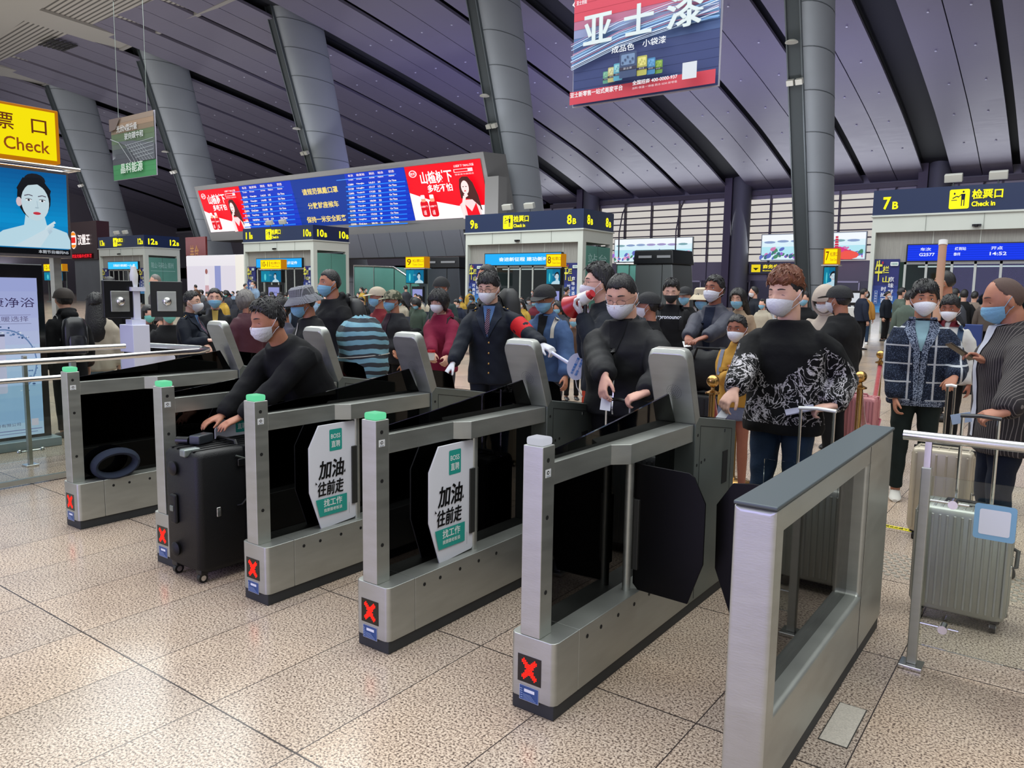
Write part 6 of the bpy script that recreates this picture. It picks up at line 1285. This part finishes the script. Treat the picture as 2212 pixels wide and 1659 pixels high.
c.text('Ticket Check', .72, .06, .92, .13, '#8f4614', .01); c.obj('lit_sign', g)
for y_ in (.1, 1.7): MB().box(-.22, -.12, y_, y_+.08, 0, 1.84).obj('post', STEEL, g)
c0 = at(1277, 800, 7.4); g = thing('orange_panel', (c0.x, c0.y, 0), 'bright orange-red upright panel glimpsed left of the bomber jacket', 'panel'); MB().box(-.09, .09, -.02, .02, .03, 1.12).obj('board', mat('orange_red', '#b8402c', .5), g, bevel=.01); MB().box(-.12, .12, -.1, .1, 0, .03).obj('foot', BLACK, g)
# ================================================================ hanging banners
g = thing('hanging_banner', (-12.56, 20, 7.0), 'red and blue hanging paint advert banner, top centre', 'banner')
BW, BH = 4.45, 5.2
MB().box(-.03, BW+.03, .01, .05, -.03, BH).obj('board', mat('banner_edge', '#a9a9b8', .5), g)
c = Canvas((0, 0, 0), (1, 0, 0), (0, 0, 1), .004); c.rough = .55
for k in range(22): 
    t = min(1, k/21*1.30); cc = '#c23a50' if t > .60 else '#%02x%02x%02x' % tuple(int(a+(b_-a)*max(0, min(1, (t-.30)/.18))) for a, b_ in zip((44, 58, 110), (90, 130, 176))) if t < .48 else '#%02x%02x%02x' % tuple(int(a+(b_-a)*(t-.48)/.12) for a, b_ in zip((120, 150, 190), (194, 70, 96)))
    c.rect(0, BH*k/22, BW, BH/22+.002, cc)
rn = random.Random(5)
for k in range(26): y0 = 1.35+rn.random()*.7; c.line([(0, y0-.35), (BW*.35, y0+.05), (BW*.7, y0+.25), (BW, y0+.1+rn.random()*.5)], .012+.02*rn.random(), rn.choice(['#9fc4e6', '#7fb0dc', '#c9d8ee', '#5f8cc4', '#b47f9f']))
c.rect(0, 0, BW, .36, '#c23a4c')
c.text('亚', .43, 1.59, .91, .80, '#c9d6d8', .03); c.text('士', 1.74, 1.61, .88, .80, '#c9d6d8', .03); c.text('漆', 3.02, 1.56, 1.03, .86, '#c9d6d8', .03)
c.text('成品色', 1.37, 1.22, .71, .19, '#dfe4ea', .01); c.text('小袋漆', 2.33, 1.24, .70, .19, '#dfe4ea', .01)
for x, w, h, col, c2 in ((1.12, .22, .42, '#4f8f7a', '#7fb096'), (1.30, .25, .52, '#a9a86a', '#c9c79a'), (1.50, .28, .60, '#4f9ab4', '#8fc4c9'), (2.75, .26, .45, '#5f8a3c', '#8fae4c'), (2.55, .26, .55, '#3a78a8', '#5f9ac9'), (2.28, .30, .66, '#a9a852', '#d4cf7c'), (1.76, .52, .86, '#33456a', '#6a84a8')):
    h *= .78; c.rrect(x, .44, w, h, .03, col); c.rrect(x+w*.1, .44+h*.5, w*.8, h*.42, .03, c2); c.rect(x, .44+h*.30, w, h*.12, '#2a2740'); c.text('亚士漆', x+w*.25, .44+h*.32, w*.5, h*.08, '#c9ccd6')
    for q in range(5): c.oval(x+w*(.2+.15*q), .44+h*(.6+.1*(q % 3)), w*.06, h*.05, col, n=8)
c.text('亚士新零售一站式美家平台', .20, .11, 1.70, .15, '#e2e4e8', .02); c.text('全国招商 400-0000-937', 2.20, .19, 1.32, .12, '#e2e4e8', .02); c.text('涂料·保温·一体板·防水·SDR·新零售', 2.20, .08, 1.32, .06, '#d9c9cf', .0)
c.rect(3.66, .13, .40, .42, '#c9cfd6'); c.text('亚士创能', .36, 2.62, .34, .12, '#dfe2e8', .01); c.poly([(.22, 2.66), (.31, 2.75), (.28, 2.66), (.31, 2.58)], '#dfe2e8')
c.obj('banner_print', g)
for x in (.3, BW-.3): MB().tube([(x, .03, BH), (x, .03, 18.5)], .012, 6).obj('wire', STEEL_D, g)
g = thing('hanging_banner', (-59.4, 30, 9.4), 'green solar energy banner hanging between the leaning columns on the left', 'banner')
BW, BH = 6.0, 4.4; MB().box(-.03, BW+.03, .01, .06, -.03, BH+.03).obj('board', mat('banner_edge', '#a9a9b8', .5), g); c = Canvas((0, 0, 0), (1, 0, 0), (0, 0, 1), .006); c.rough = .55
for k in range(12): c.rect(0, BH*k/12, BW, BH/12+.002, ['#3f8a56', '#3f8a56', '#3f8a56', '#4a4c55', '#4a4e56', '#4c5258', '#55605a', '#566a52', '#55684c', '#7a6a58', '#8f7864', '#86766a'][k])
c.poly([(.9, BH*.62), (2.2, BH*.52), (4.0, BH*.25), (BW, BH*.25), (BW, BH*.50), (3, BH*.60)], '#5c6068')
for k in range(7): c.line([(2.0+k*.36, BH*.56-k*.02), (3.3+k*.42, BH*.25)], .035, '#9fa6ac')
for k in range(5): c.line([(2.1+k*.35, BH*(.53-.055*k)), (BW-.05, BH*(.58-.06*k))], .03, '#9fa6ac')
c.line([(0, BH*.68), (1.2, BH*.60), (2.9, BH*.25)], .05, '#a9aeb4'); c.text('光伏N型升级', 1.0, BH*.76, 2.9, .50, '#c9cccf', .01); c.text('驶向碳中和', 2.1, BH*.62, 2.6, .48, '#c9cccf', .01); c.text('晶科能源', 1.4, .38, 3.1, .72, '#cfe0d4', .02); c.poly([(0, BH), (1.6, BH), (.9, BH*.82), (0, BH*.80)], '#6a5c58'); c.obj('banner_print', g)
for x in (1.0, 5.0): MB().tube([(x, .03, BH), (x, .03, 15)], .02, 6).obj('wire', STEEL_D, g)
# ================================================================ middle distance furniture
def tower(x, y, w, d, h, label, m):
    g = thing('air_conditioning_tower', (x, y, 0), label, 'air tower'); k = .25
    MB().loft([[(0, 0, 0), (w, 0, 0), (w+k, d, 0), (k, d, 0)], [(0, 0, h*.8), (w-k, 0, h*.8), (w, d, h*.8), (k, d, h*.8)]]).obj('body', m, g, bevel=.08, seg=3); MB().loft([[(-.1, -.1, h*.8), (w-k+.1, -.1, h*.8), (w+.1, d+.1, h*.8), (k-.1, d+.1, h*.8)], [(-.05, -.05, h), (w-k, -.05, h), (w, d, h), (k, d, h)]]).obj('cap', mat('tower_cap', '#17191d', .3), g, bevel=.06)
    for q in (.1, .55): MB().box(w*q, w*(q+.32), -.13, -.09, h*.885, h*.92).obj('louvre', mat('louvre_light', '#8a8d92', .4), g)
    MB().box(w*.66, w*.67, -.02, .0, 0, h*.8).obj('seam', HOLE, g)
tower(-21.2, 41.0, 2.6, 2.2, 4.05, 'tall grey air tower with dark slotted cap right of the 8B kiosk', mat('tower_grey', '#6c7072', .3, .4))
q = aty(905, 600, 41); tower(q.x, 41, 4.0, 2.2, 3.9, 'dark grey air tower beside the left edge of the 9B kiosk', mat('tower_dark', '#474c54', .25, .5))
def enclosure(pts, y, label):
    g = thing('stair_enclosure', (0, 0, 0), label, 'stair enclosure'); P_ = [aty(px, py, y) for px, py in pts]; P_[0].z = P_[-1].z = 0
    MB().prism([(p.x, p.z) for p in P_], 'y', y, y+2.5).obj('glass_side', GPANE if y > 40 else GPANE, g); b = MB()
    b.tube([(p.x, y-.03, p.z) for p in P_[1:-1]], .07, 8)
    for p in P_[1:-2]: b.tube([(p.x, y-.03, 0), (p.x, y-.03, p.z)], .03, 6)
    b.obj('top_rail', CHROME, g, smooth=True)
enclosure([(1333, 700), (1333, 570), (1360, 570), (1398, 571), (1436, 612), (1440, 700)], 44, 'green glass stair enclosure with sloping top right of the 8B kiosk')
enclosure([(765, 700), (765, 574), (808, 575), (852, 577), (905, 612), (910, 700)], 43, 'blue-green glass stair enclosure between the 10B and 9B kiosks')
q0, q1 = aty(403, 556, 43.8), aty(531, 561, 43.8); g = thing('lit_advert_wall', (q0.x, 43.8, 0), 'glowing white advert wall behind the seated crowd, left of the 11B kiosk', 'advert wall'); w_ = q1.x-q0.x
MB().box(0, w_, .01, .4, 0, q0.z+.15).obj('case', WHITE, g); c = Canvas((0, 0, .1), (1, 0, 0), (0, 0, 1), .02); c.lit = 1.0; c.rect(0, 0, w_, q0.z, '#ece6f2'); c.rect(0, q0.z*.78, w_, q0.z*.22, '#f8f4fa'); c.rect(w_*.84, 0, w_*.16, q0.z, '#fffaf0'); c.rect(w_*.50, 0, w_*.10, q0.z*.78, '#9aa2d8')
c.oval(w_*.36, q0.z*.66, .22, .26, '#a56a64', n=12); c.poly([(w_*.33, q0.z*.36), (w_*.40, q0.z*.36), (w_*.41, q0.z*.60), (w_*.33, q0.z*.60)], '#f4f0f6'); c.poly([(w_*.34, q0.z*.36), (w_*.33, 0), (w_*.36, 0), (w_*.37, q0.z*.3), (w_*.39, 0), (w_*.42, 0), (w_*.40, q0.z*.36)], '#d9b0b8'); c.obj('advert_picture', g)
g = thing('restaurant_sign', (-80.4, 36, 4.0), 'dark maroon restaurant sign with white lettering and round logo, far left', 'sign'); MB().box(0, 5.4, .02, 1.2, 0, 3.6).obj('sign_board', mat('maroon_board', '#2a1216', .4), g); MB().box(.1, 5.3, .3, 1.0, -4.0, 0).obj('shop_front', mat('shop_wall', '#565a60', .4, var=.2, vscale=1), g)
c = Canvas((0, 0, 0), (1, 0, 0), (0, 0, 1), .01); c.lit = 1.3; c.oval(.75, 1.9, .62, .85, '#f4e9e4', n=24); c.oval(.75, 2.35, .5, .30, '#f08a20', a0=0, a1=180, n=14); c.oval(.75, 1.45, .5, .30, '#f08a20', a0=180, a1=360, n=14); c.rect(.28, 1.62, .94, .55, '#d8201c'); c.text('汉堡王', 1.75, 1.4, 2.4, 1.0, '#fff2f0', .03); c.rect(.3, .1, 4.2, .5, '#3a0408'); c.text('欢迎光临中式早餐', .4, .18, 4.0, .34, '#ff2030', .03); c.obj('lit_lettering', g)
g = thing('red_poster', (aty(402, 560, 45).x, 45, 0), 'red and gold restaurant poster between the left columns', 'poster'); x_ = 4; MB().box(0, 3.6, 0, .2, 2.5, 6.6).obj('poster_board', mat('poster_red', '#6a1c18', .5), g); c = Canvas((.2, -.01, 2.8), (1, 0, 0), (0, 0, 1), .01); c.text('美食', .6, 1.2, 1.6, 1.8, '#b07a2c'); c.obj('poster_print', g); MB().box(.1, 3.5, .05, .15, 0, 2.5).obj('poster_support', STEEL_D, g)
c0 = at(2092, 706, 12.5); g = thing('blue_bag', (c0.x, c0.y, 0), 'square royal blue bag with round badge standing on a dark case, right background', 'bag'); MB().box(-.20, .20, -.08, .08, .62, 1.13).obj('bag_body', mat('bag_blue', '#1f3670', .5), g, bevel=.01); MB().box(-.18, .18, -.12, .12, 0, .62).obj('case_below', KBLK, g, bevel=.02); c = Canvas((-.06, -.083, .88), (1, 0, 0), (0, 0, 1), .001); c.oval(.06, .06, .05, .045, '#b9b5a0'); c.oval(.06, .06, .03, .027, '#1f3670'); c.obj('badge', g)
# ================================================================ waiting crowd behind the gates
def proj(v):
    d = Vector(v)-CAM; z = d.dot(FW); return 1106+F_PX*d.dot(RT)/z, 829.5-F_PX*d.dot(UPV)/z, z
COLS = [('black', CB), ('charcoal', CG), ('navy', cloth('navy_plain', '#1b2233')), ('grey', cloth('grey_plain', '#5c5e63')), ('dark green', cloth('green_plain', '#36433a')), ('brown', cloth('brown_plain', '#4f3b30')), ('wine red', cloth('wine_plain', '#5e1f2c')), ('cream', cloth('cream_plain', '#a39b8b')), ('yellow', cloth('yellow_plain', '#a98a3a')), ('pale blue', cloth('pblue_plain', '#7288a0'))]
rc = random.Random(11); crowd_n = {}
def mid(x, y, z, f, col, label, hair='short', mask=MB_, sit=False, pants=None, skin='a', group=None, **k):
    px, py, D = proj((x, y, z)); return person('c%d' % len(PEOPLE), px, py, D, f=f, label=label, q=0, skin=skin, hair=hair, maskm=mask, top=col, pants=pants or CB, sit=sit, bulk=.035, group=group, **k)
def midp(px, D, z, f, col, label, **k):
    p = at(px, 630+.0146*(px-1106), D); return mid(p.x, p.y, z, f, col, label, **k)
YEL = cloth('ochre', '#a77a3a'); OLV = cloth('olive_grey', '#4c5850'); TAUPE = cloth('taupe', '#776a61'); PLN = cloth('check_coat', '#4c4440')
midp(1871, 25, 1.60, 175, YEL, 'person in ochre sweater and dark jeans standing with back turned near the 7B kiosk banner', hair='bob', pants=DENIM, shoes=WHITE, mask=MW)
midp(1866, 22.5, 1.66, 120, COLS[2][1], 'person in dark navy standing behind the ochre sweater', hair='crop', mask=MW)
midp(1918, 27, 1.62, 60, NAVY, 'uniformed staff member with tied hair standing by the 7B kiosk banner', hair='tied', mask=MW)
midp(1948, 20.5, 1.66, 110, OLV, 'person in grey-green padded coat turned right, left of the cardigan wearer', hair='short', mask=MW, pants=COLS[3][1])
midp(1965, 15, 1.55, 165, OLV, 'person in dark olive jacket just behind the cardigan shoulder', hair='short', mask=MW)
midp(2062, 16, 1.62, 150, COLS[1][1], 'person in charcoal with grey hood seen between the boy and the kiosk door', hair='crop', mask=MC)
midp(2082, 19, 1.62, 175, CB, 'person in black in the queue under the 7B display', hair='short')
midp(2105, 20, 1.60, 170, TAUPE, 'person in long taupe coat in the queue under the 7B display', hair='tied', mask=MW)
midp(2136, 18, 1.56, 175, PLN, 'person in checked coat with purple bag in the queue by the kiosk door', hair='bob')
midp(1737, 13, 1.50, -20, COLS[0][1], 'dark-haired person behind the cream hood', hair='short')
midp(1628, 19, 1.62, -70, NAVY, 'distant uniformed officer with white gloves beside the seats', hair='short', mask=MW, gloves=GLOVE)
midp(1648, 17, 1.35, -30, COLS[7][1], 'person in white top with backpack by the blue seats', hair='short')
midp(1690, 30, 1.6, 20, COLS[5][1], 'person in brown far behind the sweatshirt wearer', hair='short')
midp(336, 16, 1.66, -70, cloth('grey_suit', '#4d4d50'), 'grey-haired person in grey suit jacket standing in profile left of the officer', hair='crop', hairm=HAIR_GR, mask=MC)
midp(1240, 11, 1.15, 10, COLS[5][1], 'person with blue mask seen below the megaphone', hair='short')
midp(1480, 10.5, 1.52, -20, CB, 'person in black cap between the T-shirt and the cream bucket hat', hair='crop', hat='cap')
midp(1115, 13, 1.25, 140, COLS[0][1], 'person in black bending away behind the officer rucksack', hair='short')
midp(548, 30, 1.68, -60, COLS[9][1], 'distant person in pale blue with backpack near the 11B banner', hair='short', mask=MW)
midp(238, 12, 1.55, 170, COLS[0][1], 'dark figure standing beyond the long-haired person', hair='short')
midp(362, 10.2, 1.20, 15, CB, 'seated person in black with crossed arms and cyan mask beside the white check machine', hair='short', mask=MC, sit=True)
midp(318, 11.4, 1.14, 20, CB, 'seated person half hidden by the white check machine', hair='long', mask=MC, sit=True)
def facing(x, y):
    c = Vector((-x, -y, 0)).normalized(); rr = Vector((RT.x, RT.y, 0)).normalized(); rr = (rr-c*rr.dot(c)).normalized(); F = Vector((0, -1, 0)); return math.degrees(math.atan2(F.dot(rr), F.dot(c)))
SEAT = mat('bench_blue', '#1a1f2c', .45, .1)
def bench(x0, x1, y, label, rz=0):
    g = thing('waiting_bench', (x0, y, 0), label, 'bench', 'rows of waiting benches'); L_ = x1-x0; n = max(1, int(L_/.62))
    for i in range(n):
        MB().box(i*.62+.03, i*.62+.57, -.02, .44, .335, .37).obj('seat', SEAT, g, bevel=.015); MB().prism([(.44, .37), (.56, .84), (.59, .84), (.48, .35)], 'x', i*.62+.03, i*.62+.57).obj('backrest', SEAT, g)
    for i in range(0, n+1, 2): MB().box(i*.62-.02, i*.62+.02, .05, .45, 0, .335).obj('leg', STEEL, g)
    MB().box(-.02, n*.62, .2, .26, .28, .335).obj('beam', STEEL, g)
ROWS = [(14.5, -24, -9), (18.5, -31, -9), (22.5, -37, -10), (26.5, -45, -12), (29.5, -50, -14)]
taken = []
for ri, (y, x0, x1) in enumerate(ROWS):
    bench(x0, x1, y, 'blue seat bench, %s row of the waiting area beyond the gates' % ['nearest', 'second', 'third', 'fourth', 'furthest'][ri])
    n = int((x1-x0)/.62); i = rc.randint(1, 3)
    while i < n:
        x = x0+i*.62+.3; px, py, D = proj((x, y+.1, 1.2))
        if 150 < px < 1240 and not (px < 330 and ri < 1):
            cn, cm = rc.choice(COLS); hr = rc.choice(['short', 'short', 'crop', 'bob', 'long', 'tied']); hat = rc.choice([None]*6+['cap', 'beanie']); key = (ri, cn)
            lab = 'seated traveller in %s on the %s bench row beyond the gates' % (cn, ['nearest', 'second', 'third', 'fourth', 'furthest'][ri])
            mid(x, y+.10, 1.18+rc.uniform(-.04, .05), facing(x, y)+rc.uniform(-9, 9), cm, lab, hair=hr, hat=hat, sit=True, mask=rc.choice([MB_, MW, MC]), hp=rc.choice([0, 10, 25]), skin=rc.choice('abp'), group=lab.replace('seated traveller', 'travellers'))
        i += rc.choice([1, 1, 2, 2, 3, 4])
for k in range(16):
    y = rc.uniform(31.5, 33.8) if k % 2 else rc.uniform(23.5, 28); x = -44+2*k; px, py, D = proj((x, y, 1.6)); cn, cm = rc.choice(COLS)
    lab = 'distant traveller in %s standing near the %s' % (cn, 'kiosk fronts' if k % 2 else 'rear benches')
    mid(x, y, rc.uniform(1.5, 1.64), rc.uniform(-180, 180), cm, lab, hair=rc.choice(['short', 'bob', 'crop']), mask=rc.choice([MB_, MW]), group=lab)
for k in range(8):
    x = -25.5+.95*k; y = rc.uniform(50, 64); cn, cm = rc.choice(COLS); lab = 'tiny distant traveller in %s between the tall column and the shop doors' % cn
    mid(x, y, rc.uniform(1.5, 1.64), rc.uniform(-180, 180), cm, lab, hair='short', mask=MW, group=lab)
# low queue barriers in front of the 7B kiosk and a small self-service machine
for px, nm in ((1842, 'white self-service machine left of the ochre sweater'),):
    p = at(px, 640, 26); g = thing('self_service_machine', (p.x, p.y, 0), nm, 'self-service machine', rz=R(20)); MB().box(-.35, .35, -.25, .25, 0, 1.2).obj('cabinet', WHITE, g, bevel=.02); MB().box(-.3, .3, -.1, -.05, 1.25, 1.75).obj('screen', BLACK, g, bevel=.01); MB().box(-.04, .04, -.08, 0, 1.2, 1.3).obj('neck', WHITE, g); c = Canvas((-.2, -.105, 1.35), (1, 0, 0), (0, 0, 1), .002); c.lit = .9; c.rect(0, 0, .4, .32, '#e6ecf4'); c.obj('screen_page', g)
# ================================================================ tidy up
bpy.data.objects.remove(_fo); bpy.context.view_layer.update()
